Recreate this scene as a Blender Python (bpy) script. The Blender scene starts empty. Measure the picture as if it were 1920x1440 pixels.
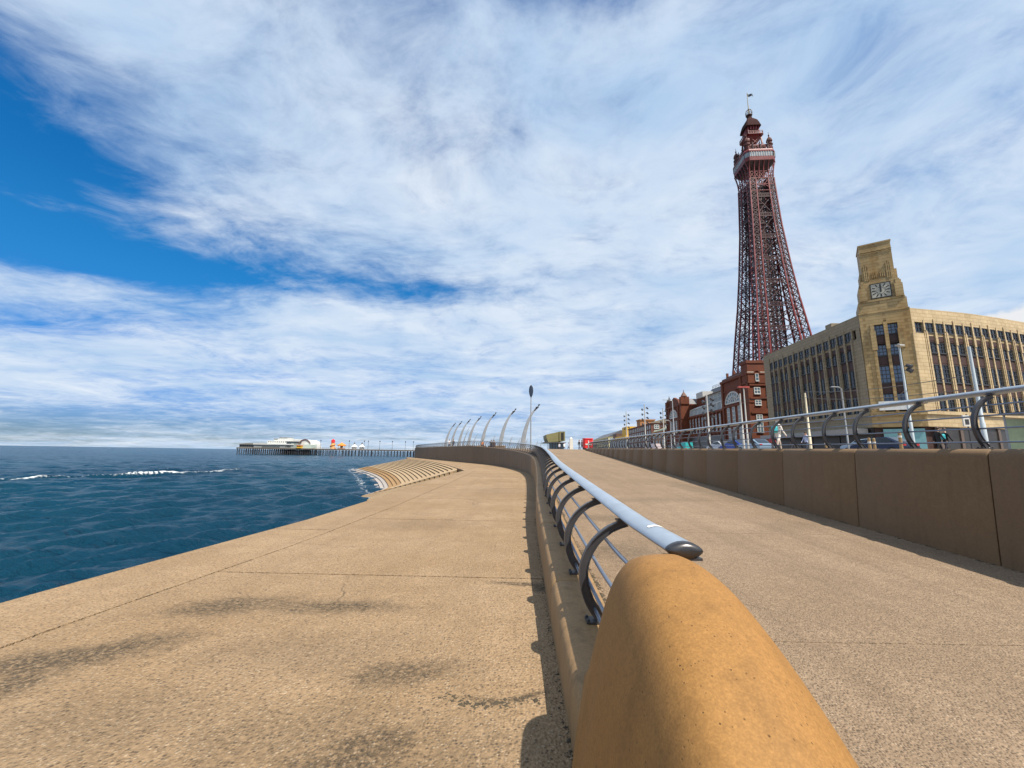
import bpy, bmesh, math, random
import numpy as np
from mathutils import Matrix, Vector
random.seed(7); rng = np.random.default_rng(11)
S = bpy.context.scene
COL = S.collection
# ------------------------------------------------------------------ camera
FPX, PITCH, ROLL, EYE = 760.0, math.radians(9.7), math.radians(0.9), 1.6
FWD = np.array([0, math.cos(PITCH), math.sin(PITCH)])
_u0 = np.cross([1., 0, 0], FWD)
RGT = np.array([1., 0, 0])*math.cos(ROLL) + _u0*math.sin(ROLL)
UPV = -np.array([1., 0, 0])*math.sin(ROLL) + _u0*math.cos(ROLL)
cam = bpy.data.cameras.new('camera'); cam.sensor_width = 36; cam.lens = FPX/1920*36
cam.clip_start = 0.05; cam.clip_end = 60000
co = bpy.data.objects.new('camera', cam); COL.objects.link(co); S.camera = co
m = Matrix.Identity(4)
for i in range(3):
    m[i][0], m[i][1], m[i][2] = RGT[i], UPV[i], -FWD[i]
m[2][3] = EYE
co.matrix_world = m
def ray(x, y): return FWD + RGT*(x-960)/FPX + UPV*(720-y)/FPX
def at(x, y, Y):
    d = ray(x, y); return np.array([0, 0, EYE]) + d*Y/d[1]
def atz(x, y, z):
    d = ray(x, y); return np.array([0, 0, EYE]) + d*(z-EYE)/d[2]
# ------------------------------------------------------------------ sky, sun, exposure
SUN_AZ, SUN_EL = math.radians(138), math.radians(56)      # compass bearing (camera looks north = +Y)
sdir = Vector((math.sin(SUN_AZ)*math.cos(SUN_EL), math.cos(SUN_AZ)*math.cos(SUN_EL), math.sin(SUN_EL)))
sl = bpy.data.lights.new('sun', 'SUN'); sl.energy = 5.0; sl.angle = math.radians(0.6); sl.color = (1, .93, .82)
so = bpy.data.objects.new('sun', sl); COL.objects.link(so); so.rotation_euler = (-sdir).to_track_quat('-Z', 'Y').to_euler()
S.view_settings.view_transform = 'Standard'; S.view_settings.look = 'None'
S.view_settings.exposure = 0.60; S.view_settings.gamma = 1.0
W = bpy.data.worlds.new('World'); S.world = W; W.use_nodes = True
T = W.node_tree; T.nodes.clear()
class NT:
    def __init__(s, t): s.t = t
    def n(s, typ, **kw):
        o = s.t.nodes.new(typ)
        for k, v in kw.items(): setattr(o, k, v)
        return o
    def put(s, sock, v):
        if hasattr(v, 'is_output'): s.t.links.new(v, sock)
        elif v is not None: sock.default_value = v
    def m(s, op, a, b=None, c=None, clamp=False):
        o = s.n('ShaderNodeMath', operation=op, use_clamp=clamp)
        for i, v in enumerate((a, b, c)): s.put(o.inputs[i], v)
        return o.outputs[0]
    def vm(s, op, a, b=None, sc=None):
        o = s.n('ShaderNodeVectorMath', operation=op); s.put(o.inputs[0], a); s.put(o.inputs[1], b)
        if sc is not None: s.put(o.inputs[3], sc)
        return o.outputs[1] if op in ('LENGTH', 'DOT_PRODUCT') else o.outputs[0]
    def mix(s, f, a, b, typ='MIX'):
        o = s.n('ShaderNodeMix', data_type='RGBA', blend_type=typ)
        s.put(o.inputs[0], f)
        for i, v in ((6, a), (7, b)):
            if isinstance(v, (tuple, list)) and len(v) == 3: v = (*v, 1)
            s.put(o.inputs[i], v)
        return o.outputs[2]
    def noise(s, vec, scale, detail=4, rough=.55, dist=0):
        o = s.n('ShaderNodeTexNoise'); s.put(o.inputs['Vector'], vec)
        o.inputs['Scale'].default_value = scale; o.inputs['Detail'].default_value = detail
        o.inputs['Roughness'].default_value = rough; o.inputs['Distortion'].default_value = dist
        return o.outputs[0], o.outputs[1]
    def vor(s, vec, scale, feature='F1'):
        o = s.n('ShaderNodeTexVoronoi', feature=feature); s.put(o.inputs['Vector'], vec); o.inputs['Scale'].default_value = scale
        return o
    def rng(s, v, a, b, c=0, d=1, sm=False):
        o = s.n('ShaderNodeMapRange', interpolation_type='SMOOTHSTEP' if sm else 'LINEAR'); o.clamp = True
        for i, q in enumerate((v, a, b, c, d)): s.put(o.inputs[i], q)
        return o.outputs[0]
    def mapv(s, vec, loc=(0, 0, 0), rot=(0, 0, 0), sc=(1, 1, 1), typ='POINT'):
        o = s.n('ShaderNodeMapping', vector_type=typ); s.put(o.inputs[0], vec)
        o.inputs[1].default_value = loc; o.inputs[2].default_value = rot; o.inputs[3].default_value = sc
        return o.outputs[0]
w = NT(T)
sky = w.n('ShaderNodeTexSky', sky_type='NISHITA', sun_disc=False)
sky.sun_elevation = SUN_EL; sky.sun_rotation = SUN_AZ; sky.air_density = 1.3; sky.dust_density = .25; sky.ozone_density = 3.0; sky.altitude = 200
tc = w.n('ShaderNodeTexCoord'); dvec = tc.outputs['Generated']
sp = w.n('ShaderNodeSeparateXYZ'); w.put(sp.inputs[0], dvec)
zc = w.m('ADD', w.m('MAXIMUM', sp.outputs[2], 0.0), .10)
cb = w.n('ShaderNodeCombineXYZ'); w.put(cb.inputs[0], w.m('DIVIDE', sp.outputs[0], zc)); w.put(cb.inputs[1], w.m('DIVIDE', sp.outputs[1], zc))
P0 = cb.outputs[0]
wf, wc = w.noise(P0, .8, 3)
P1 = w.vm('ADD', P0, w.vm('SCALE', w.vm('SUBTRACT', wc, (.5, .5, .5)), sc=.7))
def skyP(x, y):
    d = ray(x, y); d = d/np.linalg.norm(d); z = max(d[2], 0)+.10
    return d[0]/z, d[1]/z
n1, _ = w.noise(P1, 1.1, 10, .60)
n2, _ = w.noise(w.mapv(P1, rot=(0, 0, math.radians(35)), sc=(.45, 1.9, 1)), 1.0, 8, .58)
n3, _ = w.noise(P1, 5.5, 8, .62)
n4, _ = w.noise(w.mapv(P1, rot=(0, 0, .5), sc=(1, 1.8, 1)), 11, 7, .65)
cov = w.m('ADD', w.m('ADD', w.m('MULTIPLY', n1, .46), w.m('MULTIPLY', n2, .28)), w.m('ADD', w.m('MULTIPLY', n3, .26), w.m('MULTIPLY', w.m('SUBTRACT', n4, .5), .15)))
def gap(px, py, dx, dy, amp):
    """clear patch in the cloud deck: centre + two axis end points on the deck"""
    c = np.array(skyP(px, py)); a = np.array(skyP(*dx))-c; b = np.array(skyP(*dy))-c
    A = np.linalg.inv(np.array([a, b]).T)
    q = w.vm('SUBTRACT', P1, (c[0], c[1], 0))
    u = w.vm('DOT_PRODUCT', q, (A[0][0], A[0][1], 0)); v = w.vm('DOT_PRODUCT', q, (A[1][0], A[1][1], 0))
    r2 = w.m('ADD', w.m('MULTIPLY', u, u), w.m('MULTIPLY', v, v))
    return w.m('MULTIPLY', w.m('POWER', 2.718, w.m('MULTIPLY', r2, -1.0)), amp)
GAPS = [(-60, 420, (380, 480), (-60, 60), .06), (60, 805, (900, 815), (60, 760), .16), (0, 230, (230, 340), (60, 0), .33), (330, 490, (760, 550), (340, 425), .26), (40, 450, (260, 500), (40, 400), .24), (60, 60, (260, 120), (60, -60), .14),
        (100, 590, (380, 605), (100, 550), .19), (150, 770, (800, 785), (150, 735), .07), (960, -10, (1300, 5), (960, 50), .17), (1640, 0, (1780, 10), (1640, 60), .15), (-300, 100, (-100, 300), (-300, -100), .3),
        (560, 700, (860, 710), (560, 672), .08), (820, 545, (960, 552), (820, 525), .08), (1560, 130, (1760, 150), (1560, 70), .07), (1850, 160, (1990, 190), (1850, 90), .07)]
g = None
for G in GAPS:
    v = gap(*G); g = v if g is None else w.m('ADD', g, v)
cov2 = w.m('SUBTRACT', cov, g)
mask = w.rng(cov2, .22, .54, 0, .97, True)
# cloud brightness
b1, _ = w.noise(w.mapv(P1, loc=(4, 2, 0)), 1.3, 7, .6)
b2, _ = w.noise(w.mapv(P1, loc=(1, 7, 0), rot=(0, 0, math.radians(35)), sc=(.8, 1.5, 1)), 1.5, 6, .56)
br = w.m('ADD', w.m('MULTIPLY', b1, .55), w.m('MULTIPLY', b2, .45))
ccol = w.mix(w.rng(br, .33, .64), (5.0, 7.4, 10.6), (10.2, 11.1, 12.2))
# clear-sky blue (deep, polarised look)
hs = w.n('ShaderNodeHueSaturation'); hs.inputs['Saturation'].default_value = 1.42; hs.inputs['Value'].default_value = 1.42; w.put(hs.inputs['Color'], sky.outputs[0])
tint = w.mix(w.rng(sp.outputs[2], .02, .40, 0, 1, True), (.24, .40, .95), (.36, .94, 1.12))
skyc = w.mix(mask, w.mix(1.0, hs.outputs[0], tint, 'MULTIPLY'), ccol)
# bright cumulus low in the north-east, small puffs over the sea horizon
def cumulus(px, py, rx, ry, amt):
    d = ray(px, py); d = d/np.linalg.norm(d)
    e = np.cross(d, [0, 0, 1]); e /= np.linalg.norm(e); f = np.cross(e, d)
    q = w.vm('ADD', dvec, w.vm('SCALE', w.vm('SUBTRACT', w.noise(dvec, 22, 6, .6)[1], (.5, .5, .5)), sc=.035))
    u = w.m('DIVIDE', w.vm('DOT_PRODUCT', q, tuple(e)), rx); v = w.m('DIVIDE', w.vm('DOT_PRODUCT', q, tuple(f)), ry)
    fr = w.m('GREATER_THAN', w.vm('DOT_PRODUCT', q, tuple(d)), 0)
    return w.m('MULTIPLY', w.m('MULTIPLY', w.rng(w.m('ADD', w.m('MULTIPLY', u, u), w.m('MULTIPLY', v, v)), 1.1, .75, 0, 1, True), fr), amt)
cm = w.m('MAXIMUM', cumulus(1925, 640, .085, .055, 1), cumulus(2060, 620, .10, .07, 1))
skyc = w.mix(cm, skyc, (10.5, 10.7, 11))
bg = w.n('ShaderNodeBackground'); bg.inputs[1].default_value = .053; w.put(bg.inputs[0], skyc)
wo = w.n('ShaderNodeOutputWorld'); T.links.new(bg.outputs[0], wo.inputs[0])
S.render.engine = 'CYCLES'
# ------------------------------------------------------------------ materials
MATS = {}
def M(name, col, rough=.6, metal=0, var=.12, scale=3., bump=0, bscale=40., spec=.5, dirt=None, course=None):
    if name in MATS: return MATS[name]
    mt = bpy.data.materials.new(name); mt.use_nodes = True; k = NT(mt.node_tree); MATS[name] = mt
    p = mt.node_tree.nodes['Principled BSDF']
    c = k.n('ShaderNodeTexCoord').outputs['Object']
    f, _ = k.noise(c, scale, 6, .6)
    lo = tuple(max(0, q*(1-var)) for q in col); hi = tuple(min(1, q*(1+var)) for q in col)
    cc = k.mix(k.rng(f, .3, .7), lo, hi)
    if dirt:
        f2, _ = k.noise(k.mapv(c, sc=(1, 1, .25)), dirt[1], 5, .65)
        cc = k.mix(k.m('MULTIPLY', k.rng(f2, .48, .72), dirt[2]), cc, dirt[0])
    if course:
        sx = k.n('ShaderNodeSeparateXYZ'); k.put(sx.inputs[0], c); cv = k.n('ShaderNodeCombineXYZ'); k.put(cv.inputs[0], k.m('ADD', sx.outputs[0], k.m('MULTIPLY', sx.outputs[1], .93))); k.put(cv.inputs[1], sx.outputs[2])
        bt = k.n('ShaderNodeTexBrick'); k.put(bt.inputs['Vector'], cv.outputs[0]); bt.inputs['Scale'].default_value = 1; bt.inputs['Brick Width'].default_value = course[0]; bt.inputs['Row Height'].default_value = course[1]; bt.inputs['Mortar Size'].default_value = course[2]
        bt.inputs['Color1'].default_value = (1, 1, 1, 1); bt.inputs['Color2'].default_value = (.87, .87, .85, 1); bt.inputs['Mortar'].default_value = (.70, .66, .60, 1)
        cc = k.mix(1.0, cc, bt.outputs[0], 'MULTIPLY')
    k.put(p.inputs['Base Color'], cc)
    k.put(p.inputs['Roughness'], k.rng(f, .2, .8, max(.02, rough-.08), min(1, rough+.08)))
    p.inputs['Metallic'].default_value = metal; p.inputs['Specular IOR Level'].default_value = spec
    if bump:
        b = k.n('ShaderNodeBump'); b.inputs['Strength'].default_value = bump; b.inputs['Distance'].default_value = .02
        f3, _ = k.noise(c, bscale, 4, .6); k.put(b.inputs['Height'], f3); k.put(p.inputs['Normal'], b.outputs[0])
    return mt
def ground_mat(name, colA, colB, stains=(), peb=55., streak=None):
    """exposed-aggregate concrete: pebbles, blotches, algae stains at given world spots"""
    mt = bpy.data.materials.new(name); mt.use_nodes = True; k = NT(mt.node_tree); MATS[name] = mt
    p = mt.node_tree.nodes['Principled BSDF']; c = k.n('ShaderNodeTexCoord').outputs['Object']
    big, _ = k.noise(c, .35, 6, .65); mid, _ = k.noise(c, 2.2, 6, .65); fine, _ = k.noise(c, 38, 3, .7)
    base = k.mix(k.rng(big, .36, .64), colA, colB)
    oi = k.n('ShaderNodeObjectInfo'); base = k.mix(k.m('MULTIPLY', oi.outputs['Random'], .22), base, tuple(q*.6 for q in colA))
    if streak: base = k.mix(k.rng(k.noise(k.mapv(c, rot=(0, 0, -.07), sc=(2.2, .12, 1)), 1.0, 6, .65)[0], .46, .72, 0, streak), base, tuple(q*.5 for q in colA))
    base = k.mix(k.rng(mid, .38, .72, 0, .55), base, tuple(q*.72 for q in colA))
    v = k.vor(c, peb); vc = k.n('ShaderNodeSeparateXYZ'); k.put(vc.inputs[0], v.outputs['Color'])
    pale = k.m('MULTIPLY', k.m('GREATER_THAN', vc.outputs[0], .72), k.rng(v.outputs['Distance'], .55, .3))
    dark = k.m('MULTIPLY', k.m('LESS_THAN', vc.outputs[1], .22), k.rng(v.outputs['Distance'], .5, .25))
    tot = None
    brk, _ = k.noise(c, 1.6, 7, .7); gr, _ = k.noise(c, 24, 3, .75); brk2, _ = k.noise(c, 9, 6, .75)
    brk = k.m('ADD', brk, k.m('MULTIPLY', k.m('SUBTRACT', brk2, .5), .75))
    for (x, y, rx, ry, rot, amt) in stains:
        q = k.mapv(c, loc=(-x, -y, 0)); q = k.mapv(q, rot=(0, 0, -rot), sc=(1, 1, 1)); q = k.mapv(q, sc=(1/rx, 1/ry, 0))
        r = k.vm('LENGTH', q)
        r = k.m('ADD', r, k.m('MULTIPLY', k.m('SUBTRACT', brk, .5), 1.7))
        s_ = k.rng(r, 1.10, .20, 0, amt, True); tot = s_ if tot is None else k.m('MAXIMUM', tot, s_)
    if tot is not None:
        tot = k.m('MULTIPLY', tot, k.rng(gr, .38, .56, .22, 1))
        base = k.mix(k.m('MINIMUM', k.m('MULTIPLY', tot, 1.25), 1.0), base, (.032, .026, .017))
    wv = k.vm('ADD', c, k.vm('SCALE', k.noise(c, 1.5, 4, .6)[1], sc=.35)); ck = k.vor(wv, .33, 'DISTANCE_TO_EDGE')
    base = k.mix(k.m('MULTIPLY', k.rng(ck.outputs['Distance'], .0032, .0012), k.rng(k.noise(c, .5, 3, .5)[0], .52, .60, 0, .75)), base, (.05, .038, .025))
    base = k.mix(k.m('MULTIPLY', pale, .42 if tot is None else k.m('SUBTRACT', .42, k.m('MULTIPLY', tot, .26))), base, (.50, .40, .28))
    base = k.mix(k.m('MULTIPLY', dark, .85), base, (.05, .035, .026))
    base = k.mix(k.rng(fine, .38, .66, 0, .7), base, tuple(q*.42 for q in colA))
    base = k.mix(k.rng(k.noise(c, 11, 4, .7)[0], .42, .70, 0, .35), base, tuple(q*.5 for q in colA))
    k.put(p.inputs['Base Color'], base); p.inputs['Roughness'].default_value = .88; p.inputs['Specular IOR Level'].default_value = .3
    b = k.n('ShaderNodeBump'); b.inputs['Strength'].default_value = .75; b.inputs['Distance'].default_value = .012
    k.put(b.inputs['Height'], k.m('ADD', k.rng(v.outputs['Distance'], 0, .6, 1, 0), k.m('MULTIPLY', fine, .8))); k.put(p.inputs['Normal'], b.outputs[0])
    return mt
def cast_mat(name, col, col2, holes=True, streaks=.35):
    """smooth cast ochre concrete with blow holes and faint rain streaks"""
    mt = bpy.data.materials.new(name); mt.use_nodes = True; k = NT(mt.node_tree); MATS[name] = mt
    p = mt.node_tree.nodes['Principled BSDF']; c = k.n('ShaderNodeTexCoord').outputs['Object']
    a, _ = k.noise(c, 1.3, 6, .6); b_, _ = k.noise(c, 9, 5, .65); f, _ = k.noise(c, 120, 3, .7)
    base = k.mix(k.rng(a, .3, .7), col, col2)
    oi = k.n('ShaderNodeObjectInfo'); base = k.mix(k.m('MULTIPLY', oi.outputs['Random'], .38), base, tuple(q*.62 for q in col))
    base = k.mix(k.rng(b_, .4, .75, 0, .35), base, tuple(q*.62 for q in col))
    base = k.mix(k.rng(f, .38, .70, 0, .45), base, tuple(min(1, q*1.4) for q in col2))
    base = k.mix(k.rng(k.noise(c, 34, 5, .75)[0], .45, .72, 0, .40), base, tuple(q*.55 for q in col))
    st, _ = k.noise(k.mapv(c, sc=(7, 7, .5)), 1.2, 5, .6)
    base = k.mix(k.rng(st, .5, .75, 0, streaks), base, tuple(q*.45 for q in col))
    ht = f
    if holes:
        v = k.vor(c, 75); vc = k.n('ShaderNodeSeparateXYZ'); k.put(vc.inputs[0], v.outputs['Color'])
        h = k.m('MULTIPLY', k.m('GREATER_THAN', vc.outputs[0], .80), k.rng(v.outputs['Distance'], k.m('ADD', .08, k.m('MULTIPLY', vc.outputs[1], .24)), .04))
        base = k.mix(k.m('MULTIPLY', h, .9), base, (.06, .03, .012)); ht = k.m('SUBTRACT', k.m('MULTIPLY', f, .25), k.m('MULTIPLY', h, 3.))
    k.put(p.inputs['Base Color'], base); p.inputs['Roughness'].default_value = .7; p.inputs['Specular IOR Level'].default_value = .35
    b = k.n('ShaderNodeBump'); b.inputs['Strength'].default_value = .5; b.inputs['Distance'].default_value = .004
    k.put(b.inputs['Height'], ht); k.put(p.inputs['Normal'], b.outputs[0])
    return mt
def glass_mat(name, col, rough=.06, spec=.8):
    return M(name, col, rough, 0, .35, .9, 0, 1, spec)
# ------------------------------------------------------------------ mesh builder
ORG = {}
def origin(o): return ORG.get(o.name if o else None, np.zeros(3))
class MB:
    def __init__(s): s.v = []; s.f = []; s.mi = []; s.cur = 0
    def add(s, vs, fs):
        b = len(s.v); s.v += [tuple(map(float, q)) for q in vs]; s.f += [tuple(i+b for i in f) for f in fs]; s.mi += [s.cur]*len(fs); return s
    def box(s, x0, x1, y0, y1, z0, z1):
        return s.add([(x0, y0, z0), (x1, y0, z0), (x1, y1, z0), (x0, y1, z0), (x0, y0, z1), (x1, y0, z1), (x1, y1, z1), (x0, y1, z1)],
                     [(3, 2, 1, 0), (4, 5, 6, 7), (0, 1, 5, 4), (1, 2, 6, 5), (2, 3, 7, 6), (3, 0, 4, 7)])
    def bar(s, p, q, a, b=None, up=(0, 0, 1)):
        p = np.array(p, float); q = np.array(q, float); b = b or a; d = q-p; L = np.linalg.norm(d)
        if L < 1e-6: return s
        d /= L; up = np.array(up, float)
        if abs(d @ up) > .98: up = np.array([1., 0, 0]) if abs(d[0]) < .9 else np.array([0, 1., 0])
        x = np.cross(d, up); x /= np.linalg.norm(x); y = np.cross(x, d)
        vs = [e + x*(i*a/2) + y*(j*b/2) for e in (p, q) for i, j in ((-1, -1), (1, -1), (1, 1), (-1, 1))]
        return s.add(vs, [(0, 1, 2, 3), (7, 6, 5, 4), (0, 4, 5, 1), (1, 5, 6, 2), (2, 6, 7, 3), (3, 7, 4, 0)])
    def tube(s, pts, r, n=8, cap=True):
        pts = [np.array(p, float) for p in pts]; N = len(pts); rs = r if hasattr(r, '__len__') else [r]*N
        d0 = pts[1]-pts[0]; ref = np.array([0, 0, 1.]) if abs(d0[2]) < .9*np.linalg.norm(d0) else np.array([1., 0, 0]); vs = []
        for i, p in enumerate(pts):
            d = pts[min(i+1, N-1)]-pts[max(i-1, 0)]; d = d/np.linalg.norm(d)
            x = np.cross(d, ref); x /= np.linalg.norm(x); y = np.cross(x, d)
            for j in range(n):
                a = 2*math.pi*j/n; vs.append(p + rs[i]*(x*math.cos(a)+y*math.sin(a)))
        fs = [(i*n+j, i*n+(j+1) % n, (i+1)*n+(j+1) % n, (i+1)*n+j) for i in range(N-1) for j in range(n)]
        if cap: fs += [tuple(range(n))[::-1], tuple((N-1)*n+j for j in range(n))]
        return s.add(vs, fs)
    def lathe(s, c, prof, n=16):
        c = np.array(c, float); vs = [(c[0]+r*math.cos(2*math.pi*j/n), c[1]+r*math.sin(2*math.pi*j/n), c[2]+z) for r, z in prof for j in range(n)]
        N = len(prof); fs = [(i*n+j, i*n+(j+1) % n, (i+1)*n+(j+1) % n, (i+1)*n+j) for i in range(N-1) for j in range(n)]
        fs += [tuple(range(n))[::-1], tuple((N-1)*n+j for j in range(n))]
        return s.add(vs, fs)
    def prism(s, poly, z0, z1):
        n = len(poly); vs = [(x, y, z0) for x, y in poly]+[(x, y, z1) for x, y in poly]
        return s.add(vs, [tuple(range(n))[::-1], tuple(range(n, 2*n))]+[(i, (i+1) % n, n+(i+1) % n, n+i) for i in range(n)])
    def extr(s, poly, o, ax, ay, az, d):
        """polygon (a,b) in plane o+a*ax+b*ay, extruded d along az"""
        o, ax, ay, az = [np.array(q, float) for q in (o, ax, ay, az)]; n = len(poly)
        vs = [o+a*ax+b*ay for a, b in poly]+[o+a*ax+b*ay+az*d for a, b in poly]
        return s.add(vs, [tuple(range(n))[::-1], tuple(range(n, 2*n))]+[(i, (i+1) % n, n+(i+1) % n, n+i) for i in range(n)])
    def loft(s, secs, close=False, caps=False):
        n = len(secs[0]); N = len(secs); vs = [p for q in secs for p in q]; r = n if close else n-1
        fs = [(i*n+j, i*n+(j+1) % n, (i+1)*n+(j+1) % n, (i+1)*n+j) for i in range(N-1) for j in range(r)]
        if caps: fs += [tuple(range(n))[::-1], tuple((N-1)*n+j for j in range(n))]
        return s.add(vs, fs)
    def mesh(s, name, mats, org=(0, 0, 0), smooth=False, fix=True):
        me = bpy.data.meshes.new(name); me.from_pydata([tuple(np.array(q)-org) for q in s.v], [], s.f)
        for q in (mats if isinstance(mats, (list, tuple)) else [mats]): me.materials.append(q)
        if any(s.mi): me.polygons.foreach_set('material_index', s.mi)
        if fix:
            b = bmesh.new(); b.from_mesh(me); bmesh.ops.recalc_face_normals(b, faces=b.faces); b.to_mesh(me); b.free()
        if smooth is True: me.polygons.foreach_set('use_smooth', [True]*len(me.polygons))
        elif smooth: me.shade_smooth() if False else smooth_by(me, smooth)
        return me
    def build(s, name, mats, parent=None, smooth=False, fix=True):
        return place(name, s.mesh(name, mats, origin(parent), smooth, fix), parent)
def smooth_by(me, deg):
    me.polygons.foreach_set('use_smooth', [True]*len(me.polygons))
    b = bmesh.new(); b.from_mesh(me); t = math.radians(deg)
    for e in b.edges: e.smooth = (len(e.link_faces) == 2 and e.calc_face_angle(0) < t)
    b.to_mesh(me); b.free()
def place(name, me, parent=None, loc=(0, 0, 0), rz=0, rot=None):
    o = bpy.data.objects.new(name, me); COL.objects.link(o); o.parent = parent
    o.location = tuple(map(float, loc)); o.rotation_euler = rot if rot else (0, 0, rz)
    if parent: ORG[o.name] = origin(parent)
    return o
def tag(o, label=None, cat=None, group=None, kind=None):
    if label: o['label'] = label
    if cat: o['category'] = cat
    if group: o['group'] = group
    if kind: o['kind'] = kind
    return o
def thing(name, label, cat, loc=(0, 0, 0), group=None):
    o = bpy.data.objects.new(name, None); COL.objects.link(o); o.location = tuple(map(float, loc)); o.empty_display_size = .3
    ORG[o.name] = np.array(loc, float); return tag(o, label, cat, group)
def struct(o): return tag(o, kind='structure')
def copy_tree(o, loc, rz=0, **kw):
    c = o.copy(); COL.objects.link(c); c.location = tuple(map(float, loc)); c.rotation_euler = (0, 0, rz); tag(c, **kw)
    def rec(a, b):
        for ch in list(a.children):
            d = ch.copy(); COL.objects.link(d); d.parent = b; rec(ch, d)
    rec(o, c); return c
# ================================================================== large structure
def zr(Y): return float(np.clip(.038*(Y-3), 0, 2.37))          # ramp surface height
def crom(P, step):
    P = np.array(P, float); Q = np.vstack([2*P[0]-P[1], P, 2*P[-1]-P[-2]]); out = []
    for i in range(1, len(Q)-2):
        n = max(2, int(np.linalg.norm(Q[i+1]-Q[i])/.1))
        for t in np.linspace(0, 1, n, endpoint=False):
            a, b, c, d = Q[i-1:i+3]; out.append(.5*((2*b)+(-a+c)*t+(2*a-5*b+4*c-d)*t*t+(-a+3*b-3*c+d)*t**3))
    out.append(P[-1]); out = np.array(out); L = np.r_[0, np.cumsum(np.linalg.norm(np.diff(out, axis=0), axis=1))]
    s = np.arange(0, L[-1], step); return np.c_[np.interp(s, L, out[:, 0]), np.interp(s, L, out[:, 1])]
WALL = [(.10, -9), (.22, -3), (.33, 1), (.36, 2.4), (.45, 5.6), (.62, 10.1), (.90, 14.6), (1.30, 22), (1.52, 29), (1.25, 36.4), (-.2, 46), (-2.8, 56), (-9, 71), (-17, 90), (-25.5, 111),
        (-27.5, 119), (-26.5, 128), (-20, 142), (-5, 160)]
WP = crom(WALL, .22)
WD = np.gradient(WP, axis=0); WD /= np.linalg.norm(WD, axis=1)[:, None]
WN = np.c_[WD[:, 1], -WD[:, 0]]                                  # inland normal
def wall_x(Y):
    k = 600; return float(np.interp(Y, WP[:len(WP)//1, 1][:k], WP[:k, 0]))
def wpt(i, o, z): return (WP[i, 0]+WN[i, 0]*o, WP[i, 1]+WN[i, 1]*o, z)
G_LOW = ground_mat('aggregate_concrete', (.315, .205, .108), (.425, .298, .18), peb=48, stains=[
    (-1.85, 4.55, .95, .26, .08, .85), (-2.95, 4.5, .75, .35, .35, .8), (-3.35, 3.45, 1.0, .33, .55, .9), (-3.7, 2.9, .8, .35, .4, .95),
    (-.75, 3.3, .55, .25, .2, .75), (-.8, 2.45, .55, .32, .3, .8), (.12, 3.02, .22, .05, .4, .9), (-.12, 2.96, .22, .05, -.2, .8), (-1.6, 3.6, 1.1, .5, .1, .30), (-2.6, 2.6, 1.2, .6, .3, .35),
    (.18, 5.38, .42, .10, -.15, 1.0), (.38, 5.25, .16, .22, 0, 1.0), (-.35, 2.35, .8, .5, .3, .4), (-1.3, 2.6, .9, .4, .2, .4), (-2.0, 9.5, 1.6, .9, .2, .25), (-.6, 18, 1.5, 2.2, .2, .22)], streak=.3)
G_RAMP = ground_mat('ramp_concrete', (.275, .19, .118), (.36, .257, .17), peb=60, stains=[(1.75, 6.6, .8, .7, .4, .5), (2.2, 9.2, 1.1, .5, 0, .42), (4, 12, 3, .7, .2, .25), (5.5, 8.5, 2.2, .5, .5, .2), (6.6, 14, .7, 5, .07, .35)], streak=.55)
G_UP = ground_mat('upper_paving', (.34, .26, .18), (.42, .33, .24), peb=20)
CAST = cast_mat('ochre_cast_concrete', (.255, .122, .029), (.31, .158, .045))
CASTW = cast_mat('wall_cast_concrete', (.145, .096, .056), (.17, .116, .072), True, .25)
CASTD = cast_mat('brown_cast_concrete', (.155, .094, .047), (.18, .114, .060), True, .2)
DARKJ = M('joint_filler', (.03, .025, .02), .9)
def lowx(Y): return float(np.interp(Y, [-9, 4.5, 9.8, 16, 25, 37.6, 53.5, 69.3, 84.8, 100, 116], [-5.9, -5.25, -4.75, -4.62, -4.45, -4.2, -8.3, -13.1, -18.7, -25, -29.5]))
def joinx(Y): return float(np.interp(Y, [-9, 3.57, 5.63, 7.58, 12.3, 22, 37.6], [-4.7, -4.07, -3.85, -3.65, -3.42, -3.25, -3.2]))
# --- lower promenade: bed + slabs
ys = np.linspace(-9, 116, 120)
b = MB(); b.loft([[(lowx(y)+.03, y, -6), (lowx(y)+.03, y, -.035), (wall_x(y)+.1, y, -.035)] for y in ys])
lowp = struct(b.build('lower_promenade', DARKJ))
rows = [-9, -3.4, 1.12, 5.62, 10.1, 14.6, 19.1, 23.6, 28.1, 32.6, 37.4, 43, 50, 58, 67, 78, 90, 102, 116]
def slab(name, xl, xr, y0, y1, mat, zf, parent, skew=.02, gap=.015, th=.3):
    q = MB(); n = max(2, int((y1-y0)/1.2)+1)
    yy = np.linspace(y0+gap, y1-gap, n); secs = []
    for y in yy:
        a, c = xl(y)+gap, xr(y)-gap; xs = np.linspace(a, c, 4)
        secs.append([(a, y, -th+zf(y))]+[(x, y-skew*(x), zf(y)) for x in xs]+[(c, y-skew*c, -th+zf(y))])
    q.loft(secs); e0, e1 = secs[0], secs[-1]; k = len(e0)
    q.f += [tuple(range(k)), tuple(range((n-1)*k, n*k))[::-1]]; q.mi += [0, 0]
    return q.build(name, mat, parent)
for i in range(len(rows)-1):
    y0, y1 = rows[i], rows[i+1]
    if y0 < 37:
        slab('slab', joinx, lambda y: wall_x(y)+.03, y0, y1, G_LOW, lambda y: 0, lowp)
    else: slab('slab', lowx, lambda y: wall_x(y)+.03, y0, y1, G_LOW, lambda y: 0, lowp, skew=0)
er = [-9, -1.0, 8.6, 18.2, 27.6, 37.4]
for i in range(5): slab('slab', lowx, joinx, er[i], er[i+1], G_LOW, lambda y: 0, lowp)
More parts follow.
